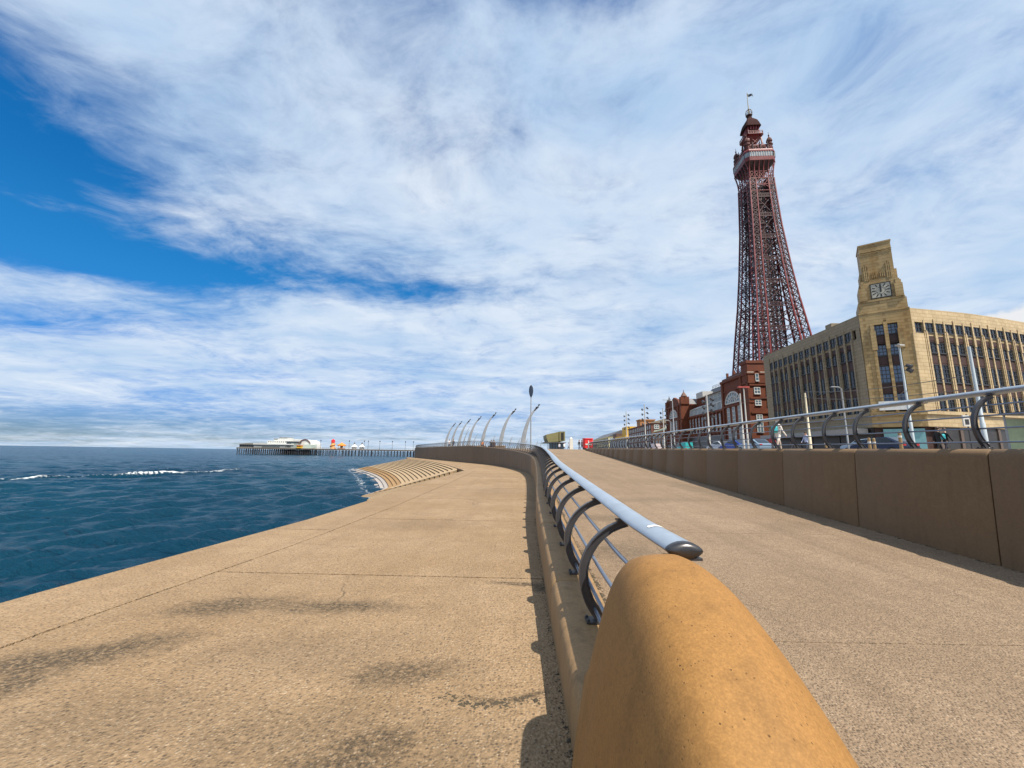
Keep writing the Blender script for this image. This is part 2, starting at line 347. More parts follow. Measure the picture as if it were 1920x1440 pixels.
# --- ramp
def rx(Y): return 7.1+(Y-6.2)*.0735
def ramp_l(y): return wall_x(y)+.52
b = MB(); ry = np.linspace(-9, 66, 60); b.loft([[(ramp_l(y)-.2, y, zr(y)-.03), (rx(y)+.2, y, zr(y)-.03)] for y in ry])
ramp = struct(b.build('promenade_ramp', DARKJ))
rr = [-9, -4.5, -.4, 3.82, 7.95, 12.1, 16.3, 20.5, 24.7, 28.9, 33.1, 37.3, 41.5, 45.7, 49.9, 54.1, 58.3, 65.4]
for i in range(len(rr)-1): slab('slab', ramp_l, lambda y: rx(y)+.12, rr[i], rr[i+1], G_RAMP, zr, ramp, skew=0, gap=.005, th=.2)
# --- upper promenade behind the right wall, headland, road
def wtop(Y): return 1.70+.0127*Y
def up(Y): return min(wtop(Y)-.05, 2.37)
b = MB(); b.loft([[(rx(y)+.3, y, up(y)), (27, y, up(y))] for y in np.linspace(-9, 66, 30)])
struct(b.build('upper_promenade', G_UP))
b = MB(); hy = np.linspace(65.4, 128, 40); b.loft([[(wall_x(y)+.3, y, 2.366), (60, y, 2.366)] for y in hy]); b.loft([[(-22, 128, 2.366), (60, 128, 2.366)], [(0, 165, 2.366), (60, 165, 2.366)], [(30, 200, 2.366), (66, 200, 2.366)], [(30, 600, 2.366), (90, 600, 2.366)]])
struct(b.build('headland_paving', G_UP))
ASPH = M('asphalt', (.05, .05, .052), .9, 0, .2, 2, .3, 60)
b = MB(); b.loft([[(27, y, up(y)-.12), (41, y, up(y)-.12)] for y in np.linspace(-60, 65.3, 20)]); struct(b.build('road', ASPH))
b = MB(); b.loft([[(26.85, y, up(y)+.004-.3), (26.85, y, up(y)+.004), (27.1, y, up(y)+.004), (27.1, y, up(y)-.3)] for y in np.linspace(-60, 65, 20)]); struct(b.build('kerb', M('kerb_stone', (.3, .28, .25), .8)))
b = MB(); b.loft([[(41, y, up(y)), (400, y, up(y))] for y in np.linspace(-60, 65.3, 20)]); b.loft([[(60, y, 2.37), (400, y, 2.37)] for y in (65.35, 200, 700)]); struct(b.build('pavement', M('paving', (.25, .23, .21), .85, 0, .15, 1)))
LAND = M('far_land', (.16, .15, .12), .9, 0, .3, .01); b = MB(); b.add([(55, -20000, 1.7), (20000, -20000, 1.7), (20000, 1990, 1.7), (55, 1990, 1.7)], [(0, 1, 2, 3)]); struct(b.build('land', LAND))
# --- right retaining wall, panel by panel
rw = thing('retaining_wall', 'long brown concrete retaining wall in shade on the right of the ramp', 'wall', (rx(-6), -6, 0))
def rprof(Y):
    f, t = rx(Y), wtop(Y)
    return [(f-.10, Y, zr(Y)-.25), (f-.075, Y, zr(Y)+.25), (f+.0, Y, t-.14), (f+.012, Y, t-.075), (f+.045, Y, t-.03), (f+.10, Y, t-.004), (f+.16, Y, t), (f+.55, Y, t), (f+.60, Y, t-.4)]
py = [-9+.9]+[]
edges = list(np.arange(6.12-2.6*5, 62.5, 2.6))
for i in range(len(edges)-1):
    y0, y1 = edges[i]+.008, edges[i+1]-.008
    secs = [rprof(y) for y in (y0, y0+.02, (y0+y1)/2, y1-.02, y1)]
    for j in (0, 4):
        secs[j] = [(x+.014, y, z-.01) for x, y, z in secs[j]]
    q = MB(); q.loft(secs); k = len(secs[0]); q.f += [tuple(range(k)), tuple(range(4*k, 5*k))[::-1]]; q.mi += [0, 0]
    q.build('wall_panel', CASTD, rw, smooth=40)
# --- left sea wall with ledge, panel by panel
sw = thing('sea_wall', 'curving ochre concrete sea wall with ledge that carries the near railing', 'wall', (WP[0][0], WP[0][1], 0))
def lprof(i, dz=0, din=0):
    Y = WP[i, 1]; r = zr(min(Y, 66)); l = r+.35+dz; d = din
    return [wpt(i, d, -.4), wpt(i, d, l-.12), wpt(i, d+.012, l-.06), wpt(i, d+.04, l-.018), wpt(i, d+.085, l), wpt(i, .38-d, l), wpt(i, .42-d, l-.02), wpt(i, .62-d, r-.06), wpt(i, .62-d, r-.3)]
k0 = 0; step = 12
while k0+step < len(WP):
    i0, i1 = k0, k0+step; secs = []
    for i in range(i0, i1+1):
        e = i in (i0, i1); P = lprof(i, -.012 if e else 0, .012 if e else 0)
        sh = .006 if i == i0 else (-.006 if i == i1 else 0)
        secs.append([(x+WD[i, 0]*sh, y+WD[i, 1]*sh, z) for x, y, z in P])
        if i == i0: secs.append([(x+WD[i, 0]*.03, y+WD[i, 1]*.03, z) for x, y, z in lprof(i)])
        if i == i1: secs.insert(-1, [(x-WD[i, 0]*.03, y-WD[i, 1]*.03, z) for x, y, z in lprof(i)])
    q = MB(); q.loft(secs); k = len(secs[0]); N = len(secs); q.f += [tuple(range(k)), tuple(range((N-1)*k, N*k))[::-1]]; q.mi += [0, 0]
    q.build('wall_panel', CASTW if WP[i0, 1] > 30 else MATS['ledge_concrete'] if 'ledge_concrete' in MATS else cast_mat('ledge_concrete', (.24, .145, .063), (.285, .178, .085), True, .6), sw, smooth=40)
    k0 += step
# --- railings
STEEL = M('post_steel', (.062, .060, .064), .40, .4, .1, 6)
ROD = M('rod_steel', (.20, .235, .30), .34, .55, .08, 6)
RAILC = M('handrail_paint', (.28, .33, .395), .36, .25, .08, 7, 0, 1, .5, ((.18, .20, .23), 5., .35))
CAPM = M('cap_steel', (.09, .085, .085), .32, .85, .08, 9)
ARC = crom([(.31, 0), (.215, .13), (.17, .30), (.19, .44), (.27, .58), (.40, .685), (.53, .73)], .035)
def post_mesh():
    q = MB(); a = ARC; d = np.gradient(a, axis=0); d /= np.linalg.norm(d, axis=1)[:, None]; n = np.c_[-d[:, 1], d[:, 0]]
    def sweep(o0, o1, w0, taper=None):
        secs = []
        for i in range(len(a)):
            t = 1-.35*i/len(a)
            p0 = a[i]+n[i]*o0*t; p1 = a[i]+n[i]*o1*t
            secs.append([(p0[0], -w0/2, p0[1]), (p0[0], w0/2, p0[1]), (p1[0], w0/2, p1[1]), (p1[0], -w0/2, p1[1])])
        q.loft(secs, True, True)
    sweep(.008, .020, .056)           # outer flange (sea side)
    sweep(-.050, .008, .014)          # web
    sweep(-.060, -.050, .034)         # inner flange
    q.box(.20, .37, -.06, .06, .001, .014)
    for bx_ in (.215, .35):
        for by_ in (-.04, .04): q.lathe((bx_, by_, .014), [(.011, 0), (.011, .012), (.004, .016)], 6)
    q.box(.45, .62, -.045, .045, .73, .743)
    return q.mesh('post', STEEL, smooth=35)
PM = post_mesh()
RODS = [(.27, .09), (.235, .27), (.275, .44), (.37, .585)]
def railing(root, pos, zb, i0, i1, posts, cap, off=0.0, zs=1.0):
    """pos: (N,2) path, zb: ledge height per point"""
    D = np.gradient(pos, axis=0); D /= np.linalg.norm(D, axis=1)[:, None]; N = np.c_[D[:, 1], -D[:, 0]]
    def pt(i, o, z): return np.array([pos[i, 0]+N[i, 0]*(o+off), pos[i, 1]+N[i, 1]*(o+off), zb[i]+z*zs])
    for o, z in RODS:
        q = MB(); q.tube([pt(i, o, z) for i in range(i0[0], i1)], .0135, 7); q.build('rod', ROD, root, smooth=True)
    sec = [(math.cos(t)*.090, math.sin(t)*.030+.012*math.sin(t)**3) for t in np.linspace(0, 2*math.pi, 21)[:-1]]
    q = MB(); q.loft([[pt(i, .54+a, .775+c) for a, c in sec] for i in range(i0[1], i1)], True, True); q.build('handrail', RAILC, root, smooth=40)
    if cap:
        q = MB(); i = i0[1]; dd = D[i]
        secs = []
        for sft, k in ((.0, 1.03), (-.02, 1.03), (-.04, .97), (-.052, .80), (-.058, .5)):
            secs.append([pt(i, .54+a*k, .775+c*k)+np.array([dd[0], dd[1], 0])*sft for a, c in sec])
        q.loft(secs, True, True); q.build('end_cap', CAPM, root, smooth=50)
    for i in posts:
        p = pt(i, 0, 0); place('post', PM, root, p-origin(root), math.atan2(D[i, 1], D[i, 0])-math.pi/2).scale = (1, 1, zs)
def first(Y): return int(np.argmin(np.abs(WP[:540, 1]-Y)))
nr = thing('railing', 'steel railing with flat pale blue handrail on the curving sea wall', 'railing', (WP[0][0], WP[0][1], 0))
zl = np.array([zr(min(y, 66))+.35 for y in WP[:, 1]])
pl = [first(2.30)]+list(range(first(3.4), len(WP)-8, 5))
railing(nr, WP, zl, (first(1.75), first(2.16)), len(WP)-4, pl, True)
RY = np.arange(-6, 62.2, .25); RP = np.c_[[rx(y) for y in RY], RY]
fr = thing('railing', 'steel railing with curved grey posts standing on the brown retaining wall', 'railing', (RP[0][0], RP[0][1], 0))
rpost = [int(round((y+6)/.25)) for y in np.arange(6.6-1.15*9, 61.5, 1.15)]
railing(fr, RP, np.array([wtop(y)+.0 for y in RY]), (4, 4), len(RP)-2, rpost, False, .10, 1.18)
# white tape mark on the handrail
i = first(2.75); q = MB(); sec = [(math.cos(t)*.0908, math.sin(t)*.0308+.0123*math.sin(t)**3) for t in np.linspace(.95, 2.1, 8)]
vs = []
for s_ in (-.022, .022):
    for a, c in sec: vs.append(np.array(wpt(i, .54+a, zl[i]+.7765+c))+np.array([WD[i, 0], WD[i, 1], .0])*(s_+.12*(a)))
q = MB(); q.add(vs, [(j, j+1, 8+j+1, 8+j) for j in range(7)]); q.build('tape_mark', M('white_tape', (.8, .8, .78), .5), nr)
# --- rounded concrete end block of the sea wall
wb = MB()
def bsec(Y, zc_, xc, wt, xl_, xr_, zl_, zr_, n=36):
    """bell-shaped cross-section: left foot, flat crown, right foot"""
    P = []; sp_ = lambda q, k: k*math.log1p(math.exp(q/k))
    def fl(q, s0, k): a0 = sp_(-s0, k); a1 = sp_(1-s0, k); return 1-(sp_(q-s0, k)-a0)/(a1-a0)
    for t in np.linspace(1, 0, n): P.append((xc-(xc-xl_)*t, Y, zl_+(zc_-zl_)*(fl(t, .57, .10))))
    for t in np.linspace(0, 1, n)[1:]: P.append((xc+(xr_-xc)*t, Y, zr_+(zc_-zr_)*(fl(t, .38, .17))))
    return P
ctl = [(2.66, .345, .68, .05, .44, .92, .335, .20), (2.56, .50, .70, .06, .43, 1.0, .335, -.05), (2.46, .76, .73, .09, .41, 1.11, .33, -.05), (2.34, .97, .77, .12, .37, 1.23, .28, -.05), (2.22, 1.085, .80, .145, .315, 1.33, .12, -.05), (2.08, 1.125, .815, .16, .275, 1.40, -.05, -.05),
       (1.92, 1.12, .815, .17, .25, 1.425, -.05, -.05), (1.7, 1.075, .79, .18, .24, 1.42, -.05, -.05), (1.4, .98, .75, .19, .23, 1.37, -.05, -.05), (1.1, .85, .70, .19, .22, 1.29, -.05, -.05), (.7, .65, .64, .18, .21, 1.14, -.05, -.05), (.2, .36, .58, .16, .20, .97, -.05, -.05), (-.3, .02, .55, .12, .20, .82, -.05, -.05)]
C_ = np.array(ctl)[::-1]; yq = np.linspace(-.3, 2.62, 70)
def smooth_interp(col):
    x = C_[:, 0]; y = C_[:, col]; mm = np.gradient(y, x); out = []
    for q in yq:
        i = min(max(np.searchsorted(x, q)-1, 0), len(x)-2); h = x[i+1]-x[i]; t = (q-x[i])/h
        out.append((2*t**3-3*t**2+1)*y[i]+(t**3-2*t**2+t)*h*mm[i]+(-2*t**3+3*t**2)*y[i+1]+(t**3-t**2)*h*mm[i+1])
    return np.array(out)
cols = [smooth_interp(c) for c in range(1, 8)]
wb.loft([bsec(yq[i], *[c[i] for c in cols]) for i in range(len(yq))])
o = wb.build('wall_end_block', CAST, None, smooth=True)
tag(o, 'smooth ochre concrete block with rounded top ending the sea wall in the foreground', 'concrete block')
# --- crumbs of moss and grit gathered along the foot of the walls
GRIT = M('moss_grit', (.055, .042, .025), .95, 0, .4, 20)
def grit(name, fn, n, size, seed):
    r_ = np.random.default_rng(seed); q = MB()
    for _ in range(n):
        x, y, z = fn(r_); a = size*math.exp(r_.normal(0, .5)); t = r_.uniform(0, 6.28); u, v = np.array([math.cos(t), math.sin(t)])*a*1.5, np.array([-math.sin(t), math.cos(t)])*a
        q.add([(x+u[0], y+u[1], z), (x+v[0], y+v[1], z), (x-u[0], y-u[1], z), (x-v[0], y-v[1], z), (x+.2*u[0], y+.2*u[1], z+a*.6)], [(0, 1, 4), (1, 2, 4), (2, 3, 4), (3, 0, 4)])
    tag(q.build(name, GRIT), 'dark moss crumbs and grit gathered along the wall foot', 'grit', kind='stuff')
def _g1(r_):
    y = r_.choice([2.5, 2.75, 3.2, 3.9, 4.3, 5.3, 5.5, 6.8, 8.1, 9.9, 10.2, 12.5, 14.5])+r_.normal(0, .22); return wall_x(y)-abs(r_.normal(0, .022)), y, .0
def _g2(r_): y = 2.8+12*r_.random()**1.4; return wall_x(y)+.585+abs(r_.normal(0, .03))*(.4+.6*math.sin(y*2.1)**2), y, zr(y)
def _g3(r_): y = 4+26*r_.random(); return rx(y)-.085-abs(r_.normal(0, .03)), y, zr(y)
def _g4(r_): t = r_.random(); return .18-.62*t+r_.normal(0, .03), 3.02-.10*math.sin(t*3.1)+r_.normal(0, .025), .0
grit('moss_grit', _g1, 380, .005, 1); grit('moss_grit', _g2, 1300, .009, 2); grit('moss_grit', _g3, 700, .010, 3); grit('moss_grit', _g4, 160, .006, 4)
# ------------------------------------------------------------------ sea
SEAZ = -2.4
def sea_mat():
    mt = bpy.data.materials.new('sea_water'); mt.use_nodes = True; k = NT(mt.node_tree); p = mt.node_tree.nodes['Principled BSDF']
    c = k.n('ShaderNodeTexCoord').outputs['Object']
    at_ = k.n('ShaderNodeAttribute', attribute_name='foam'); fo = at_.outputs['Fac']
    big, _ = k.noise(c, .02, 4, .6); fn, _ = k.noise(c, 3.0, 8, .75); 
    base = k.mix(k.rng(big, .35, .65), (.0025, .025, .052), (.0042, .043, .076))
    fm = k.rng(k.m('ADD', fo, k.m('MULTIPLY', k.m('SUBTRACT', fn, .5), 1.3)), .42, .75, 0, 1, True)
    fm = k.m('MULTIPLY', fm, k.rng(fo, .02, .2))
    base = k.mix(fm, base, (.78, .80, .80))
    k.put(p.inputs['Base Color'], base); k.put(p.inputs['Roughness'], k.rng(fm, 0, 1, .20, .8))
    p.inputs['IOR'].default_value = 1.33; p.inputs['Specular IOR Level'].default_value = .085
    h1, _ = k.noise(k.mapv(c, sc=(.45, 1, 1), rot=(0, 0, .35)), 1.9, 7, .66); h2, _ = k.noise(k.mapv(c, sc=(.5, 1, 1), rot=(0, 0, .2)), .12, 5, .6)
    b = k.n('ShaderNodeBump'); b.inputs['Strength'].default_value = .9; b.inputs['Distance'].default_value = .42; k.put(b.inputs['Height'], h1)
    b2 = k.n('ShaderNodeBump'); b2.inputs['Strength'].default_value = .8; b2.inputs['Distance'].default_value = 3.0; k.put(b2.inputs['Height'], h2); k.put(b2.inputs['Normal'], b.outputs[0]); b3 = k.n('ShaderNodeBump'); b3.inputs['Strength'].default_value = .7; b3.inputs['Distance'].default_value = .10; k.put(b3.inputs['Height'], k.noise(k.mapv(c, sc=(.6, 1, 1), rot=(0, 0, .5)), 6, 5, .65)[0]); k.put(b.inputs['Normal'], b3.outputs[0])
    k.put(p.inputs['Normal'], b2.outputs[0]); return mt
SEA = sea_mat()
xs = -4.2-np.r_[np.arange(0, 14, .16), 14*np.exp(np.linspace(.012, math.log(450/14), 400))]
ysx = np.r_[np.arange(-6, 22, .16), 22*np.exp(np.linspace(.008, math.log(470/22), 470))]
X, Y = np.meshgrid(xs, ysx)
Z = np.zeros_like(X); dist = np.hypot(X, Y)
for i in range(64):
    lam = math.exp(rng.uniform(math.log(.75), math.log(8))); th = math.radians(rng.normal(62, 26))
    kx, ky = math.sin(th), -math.cos(th)*.9; kk = 2*math.pi/lam; A = .0150*lam**.52
    ph = kk*(kx*X+ky*Y)+rng.uniform(0, 7)+.8*np.sin(.05*X+.07*Y+i)
    fade = np.clip(lam/(.055*dist**1.0+.05)/1.0, 0, 1) 
    Z += A*fade*(np.sin(ph)+.25*np.sin(2*ph+.6))
foam = np.zeros_like(X)
def breaker(pts, hgt, width, seed, amt=1.0):
    global Z, foam
    W_ = np.array([atz(x, y, SEAZ)[:2] for x, y in pts]); W_ = W_[np.argsort(W_[:, 1])]
    xc = np.interp(Y, W_[:, 1], W_[:, 0])+.5*np.sin(Y*.35+seed)+.3*np.sin(Y*.9+2*seed); inside = np.clip((Y-W_[0, 1])/4, 0, 1)*np.clip((W_[-1, 1]-Y)/5, 0, 1)
    d = X-xc; amp = np.clip(.85+.25*np.sin(Y*.22+seed)+.2*np.sin(Y*.61+seed*3), .8, 1.15)
    Z += hgt*inside*amp*np.exp(-(d/width)**2*np.where(d > 0, 3.5, .7))
    foam = np.maximum(foam, amt*.66*inside*amp*np.exp(-((d-.2)/(width*.40))**2)); foam = np.maximum(foam, .22*amt*inside*amp*np.exp(-((d-1.4)/(width*.9))**2))
breaker([(-260, 909), (0, 902), (120, 896), (300, 893), (400, 887), (458, 881)], .55, 1.3, 1)
breaker([(235, 886), (300, 884), (375, 881)], .5, 1.3, 2, .75); breaker([(462, 878), (490, 876)], .35, 1.2, 4, .8)
# surf lapping at the promenade edge and the steps
for i in range(X.shape[0]): pass
edge = np.interp(Y, [-9, 4.5, 9.8, 16, 26, 40, 87, 110], [-5.9, -5.25, -4.75, -5.0, -8.6, -13.2, -33.5, -40])
dd = edge-X
nz = np.sin(X*1.7+Y*.9)*.5+np.sin(X*.6-Y*1.3)*.5
foam = np.maximum(foam, np.where((Y > 15) & (Y < 95), np.clip(.62-np.abs(dd-.3-.4*nz)/(.8+.008*Y), 0, .46), np.clip(.40-np.abs(dd)/.6, 0, .26)))
vs = np.c_[X.ravel(), Y.ravel(), (SEAZ+Z).ravel()]; ny, nx = X.shape
idx = np.arange(nx*ny).reshape(ny, nx); fs = np.c_[idx[:-1, :-1].ravel(), idx[1:, :-1].ravel(), idx[1:, 1:].ravel(), idx[:-1, 1:].ravel()]
me = bpy.data.meshes.new('sea'); me.vertices.add(len(vs)); me.vertices.foreach_set('co', vs.ravel()); me.loops.add(fs.size); me.loops.foreach_set('vertex_index', fs.ravel().astype(np.int32))
me.polygons.add(len(fs)); me.polygons.foreach_set('loop_start', np.arange(0, fs.size, 4, dtype=np.int32)); me.polygons.foreach_set('loop_total', np.full(len(fs), 4, np.int32)); me.update(calc_edges=True)
me.polygons.foreach_set('use_smooth', [True]*len(fs)); a_ = me.attributes.new('foam', 'FLOAT', 'POINT'); a_.data.foreach_set('value', foam.ravel().astype(np.float32)); me.materials.append(SEA)
sea = struct(place('sea', me))
b = MB(); R_ = 40000; b.add([(-R_, -R_, -2.8), (30, -R_, -2.8), (30, 2000, -2.8), (R_, 2000, -2.8), (R_, R_, -2.8), (-R_, R_, -2.8)], [(0, 1, 2, 5), (2, 3, 4, 5)]); struct(b.build('open_sea', SEA))
# ------------------------------------------------------------------ sloping apron and sea steps
G_APR = ground_mat('apron_concrete', (.34, .23, .125), (.40, .285, .17), peb=40, stains=[(-11.5, 38, 3, 2, .8, .25)])
crest = crom([(-4.62, 16), (-4.55, 20), (-4.45, 25), (-4.35, 31), (-4.2, 37.9)], .5); bot = crom([(-4.9, 16.2), (-6.2, 21), (-8.6, 27), (-11, 33), (-13.7, 38.2)], .5)
b = MB(); n = 30; secs = []
for t in np.linspace(0, 1, n):
    c0 = crest[int(t*(len(crest)-1))]; c1 = bot[int(t*(len(bot)-1))]
    secs.append([(c0[0]+(c1[0]-c0[0])*u, c0[1]+(c1[1]-c0[1])*u, -.004-2.42*u-.12*math.sin(math.pi*u)*(1-t)) for u in np.linspace(0, 1, 14)]+[(c1[0], c1[1], -4)])
b.loft(secs); struct(b.build('sloping_apron', G_APR, smooth=30))
st = thing('sea_steps', 'curved flight of shallow concrete steps going down into the sea below the headland', 'steps', (-8, 39, -2.4))
K = 19; DZ = .13; STEPM = cast_mat('step_concrete', (.32, .22, .115), (.38, .27, .155), False, .3); STEPW = cast_mat('wet_step_concrete', (.26, .14, .045), (.31, .19, .08), False, .3); STEPS = cast_mat('salt_step_concrete', (.30, .27, .24), (.36, .32, .29), False, .2)
A_, B_, C2, D_ = np.array([-4.2, 37.6]), np.array([-12.6, 39.6]), np.array([-25., 100]), np.array([-34., 86.])
def scurve(k):
    f = k/K; r = A_+(B_-A_)*f; e = C2+(D_-C2)*f; out = []
    for u in np.r_[np.linspace(0, .06, 9)[:-1], np.linspace(.06, .2, 6)[:-1], np.linspace(.2, 1, 16)]:
        p = r+(e-r)*u; nrm = np.array([-.95, -.31]); h = max(0, 1-u/.10)
        p = p+nrm*(-1.6*math.sin(math.pi*min(1, u*1.0)))+np.array([-.55, -.85])*1.9*h*h
        out.append(p)
    return np.array(out)
for k in range(K):
    c0, c1, e1 = scurve(max(0, k-.75)), scurve(k+1.), scurve(k+.05); zt = -DZ*k-.07; q = MB()
    q.loft([[(a[0], a[1], zt-.35), (a[0], a[1], zt), (d[0], d[1], zt-.036), (d[0], d[1], zt-.042), (g_[0], g_[1], zt-.034), (g_[0], g_[1], zt-.35)] for a, d, g_ in zip(c0, c1, e1)], True, True)
    q.build('step', STEPM if k < 13 else STEPW if k < 16 else STEPS, st)
# ================================================================== iron tower
AX = math.radians(4.2); TN = np.array([math.sin(AX), math.cos(AX), 0]); TE = np.array([math.cos(AX), -math.sin(AX), 0]); TZ = np.array([0, 0, 1.])
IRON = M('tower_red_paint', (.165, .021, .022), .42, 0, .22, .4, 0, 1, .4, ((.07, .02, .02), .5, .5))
IRONB = M('tower_shaded_paint', (.05, .012, .012), .5, 0, .25, .6)  # bracing red darkened: shade of west and inner lattice painted into the colour
IROND = M('tower_dark_iron', (.04, .015, .015), .55, 0, .2, .5)
CREAM = M('tower_cream_paint', (.42, .39, .35), .6, 0, .15, 1); TGLASS = glass_mat('tower_cabin_glass', (.22, .25, .28), .15)
TC = np.array([102., 155., 0])
tw = thing('iron_tower', 'tall tapering dark red iron lattice tower with viewing platform and flag on top', 'tower', TC+[0, 0, 2])
def tp(e, n, z): return TC+TE*e+TN*n+TZ*(2+(z-2)*.977)
HZ = [2, 20, 36, 49, 63, 78, 97, 116, 122]; HW = [15.5, 12.6, 10.5, 9.3, 7.9, 6.7, 5.5, 4.85, 4.8]
def hw(z): return float(np.interp(z, HZ, HW))
def lw(z): return float(np.interp(z, [2, 36, 78, 116], [5.8, 4.3, 2.9, 2.4]))     # leg width
ZL = [20.]
while ZL[-1] < 117: ZL.append(ZL[-1]+lw(ZL[-1])*.86)
for sx in (-1, 1):
    for sy in (-1, 1):
        q = MB()
        for a, c in zip(ZL[:-1], ZL[1:]):
            def cr(z):
                o, i = hw(z), hw(z)-lw(z); return [tp(sx*o, sy*o, z), tp(sx*i, sy*o, z), tp(sx*i, sy*i, z), tp(sx*o, sy*i, z)]
            p0, p1 = cr(a), cr(c); ch = .5 if a < 60 else .42
            for j in range(4):
                q.cur = 0; q.bar(p0[j], p1[j], ch, ch); k = (j+1) % 4; q.cur = 1
                q.bar(p0[j], p1[k], .19, .19); q.bar(p0[k], p1[j], .19, .19); q.bar(p1[j], p1[k], .22, .22)
                pm = (p0[j]+p1[j])/2; pk = (p0[k]+p1[k])/2
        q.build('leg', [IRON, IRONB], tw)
ZT = [22, 31, 40, 50, 60, 70, 80, 90, 100, 109]
for z in ZT:
    q = MB(); h = hw(z); i = h-lw(z); n = 8
    for f in range(4):
        def P(u, zz, inset=0):
            hh = hw(zz)-inset; return [tp(u, -hh, zz), tp(hh, u, zz), tp(u, hh, zz), tp(-hh, u, zz)][f]
        for ins in (0,):
            q.bar(P(-i, z, ins), P(i, z, ins), .24); q.bar(P(-i, z+1.5, ins), P(i, z+1.5, ins), .24)
            for k in range(n):
                u0, u1 = -i+2*i*k/n, -i+2*i*(k+1)/n
                q.bar(P(u0, z, ins), P(u1, z+1.5, ins), .13); q.bar(P(u1, z, ins), P(u0, z+1.5, ins), .13)
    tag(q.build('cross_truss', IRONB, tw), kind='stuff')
q = MB()
for z0, z1 in zip(ZT[:-1], ZT[1:]):
    for f in range(4):
        def P(u, zz):
            hh = hw(zz)-.4; return [tp(u, -hh, zz), tp(hh, u, zz), tp(u, hh, zz), tp(-hh, u, zz)][f]
        i0, i1 = hw(z0)-lw(z0), hw(z1)-lw(z1)
        q.bar(P(-i0, z0+1.5), P(i1, z1), .17); q.bar(P(i0, z0+1.5), P(-i1, z1), .17)
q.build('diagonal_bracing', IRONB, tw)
# lift shaft: lattice column in the middle
q = MB(); z = 20.
while z < 118:
    h0, h1 = np.interp([z, z+2.2], [20, 118], [4.2, 3.0])
    c0 = [tp(a*h0, c*h0, z) for a, c in ((-1, -1), (1, -1), (1, 1), (-1, 1))]; c1 = [tp(a*h1, c*h1, z+2.2) for a, c in ((-1, -1), (1, -1), (1, 1), (-1, 1))]
    for j in range(4):
        k = (j+1) % 4; q.bar(c0[j], c1[j], .38); q.bar(c0[j], c1[k], .2); q.bar(c0[k], c1[j], .2); q.bar(c1[j], c1[k], .2); q.bar((c0[j]+c0[k])/2, (c1[j]+c1[k])/2, .2)
    z += 2.2
q.build('lift_shaft', IROND, tw)
# arch lattice below the cabin
q = MB()
for f in range(4):
    def P(u, zz):
        hh = hw(zz); return [tp(u, -hh, zz), tp(hh, u, zz), tp(u, hh, zz), tp(-hh, u, zz)][f]
    for zz in (112, 115, 118, 121): q.bar(P(-4.7, zz), P(4.7, zz), .22)
    for zz in (115, 118):
        for k in range(5):
            a, c = -4.7+9.4*k/5, -4.7+9.4*(k+1)/5; q.bar(P(a, zz), P(c, zz+3), .16); q.bar(P(c, zz), P(a, zz+3), .16)
    pr = None
    for t in np.linspace(0, math.pi, 9):
        p = P(-2.6*math.cos(t), 112.5+2.2*math.sin(t))
        if pr is not None: q.bar(pr, p, .2)
        pr = p
q.build('platform_lattice', IRON, tw)
def octo(h, c): return [(-h+c, -h), (h-c, -h), (h, -h+c), (h, h-c), (h-c, h), (-h+c, h), (-h, h-c), (-h, -h+c)]
def ring(h, c, z): return [tp(a, d, z) for a, d in octo(h, c)]
q = MB(); q.loft([ring(4.5, .6, 123.6), ring(5.0, .9, 124.2), ring(5.6, 1.2, 125.0), ring(6.0, 1.35, 125.4)], True, True); q.build('cabin_soffit', IROND, tw)
for f in range(4):
    for u in (-4.6, -2.7, -.9, .9, 2.7, 4.6):
        q = MB(); pr = None
        for t in np.linspace(0, 1, 7):
            o_ = 4.85+1.15*t**2.2; z_ = 118.5+6.8*t; u_ = u*(1+.04*t)
            p = [tp(u_, -o_, z_), tp(o_, u_, z_), tp(u_, o_, z_), tp(-o_, u_, z_)][f]
            if pr is not None: q.bar(pr, p, .24, .3)
            pr = p
        q.build('bracket', IRON, tw)
q = MB(); q.loft([ring(6.05, 1.35, 125.45), ring(6.15, 1.4, 127.2)], True, True); q.build('cabin_wall', IRON, tw)
q = MB(); q.loft([ring(6.1, 1.4, 127.25), ring(6.1, 1.4, 129.4)], True, True); cg = q.build('cabin_glazing', TGLASS, tw)
q = MB(); R1 = ring(6.16, 1.4, 127.2); R2 = ring(6.16, 1.4, 129.4)
for j in range(8):
    k = (j+1) % 8; L = np.linalg.norm(R1[j]-R1[k]); n = max(2, int(L/.9))
    for i in range(n+1):
        t = i/n; q.bar(R1[j]*(1-t)+R1[k]*t, R2[j]*(1-t)+R2[k]*t, .16)
q.build('glazing_bar', CREAM, cg)
q = MB(); q.loft([ring(6.25, 1.45, 129.4), ring(6.3, 1.45, 130.0), ring(5.9, 1.3, 130.9), ring(5.7, 1.2, 131.0)], True, True); q.build('cabin_cornice', IRON, tw)
def rail_ring(h, c, z, ht, n=1.2, mat=IRON, name='balcony_rail'):
    q = MB(); A0 = ring(h, c, z); A1 = ring(h, c, z+ht)
    for j in range(8):
        k = (j+1) % 8; q.bar(A1[j], A1[k], .14); q.bar((A0[j]+A1[j])/2, (A0[k]+A1[k])/2, .10); L = np.linalg.norm(A0[j]-A0[k]); m_ = max(1, int(L/n))
        for i in range(m_):
            t = i/m_; a = A0[j]*(1-t)+A0[k]*t; b_ = A1[j]*(1-t)+A1[k]*t; q.bar(a, b_, .10); t2 = (i+1)/m_; q.bar(a, A1[j]*(1-t2)+A1[k]*t2, .06)
    q.build(name, mat, tw)
rail_ring(5.8, 1.2, 131.0, 1.4)
q = MB(); q.loft([ring(3.5, .5, 131), ring(3.4, .5, 134)], True, True); q.build('upper_room', IROND, tw)
q = MB(); q.loft([ring(4.3, .7, 133.9), ring(4.3, .7, 134.3)], True, True)
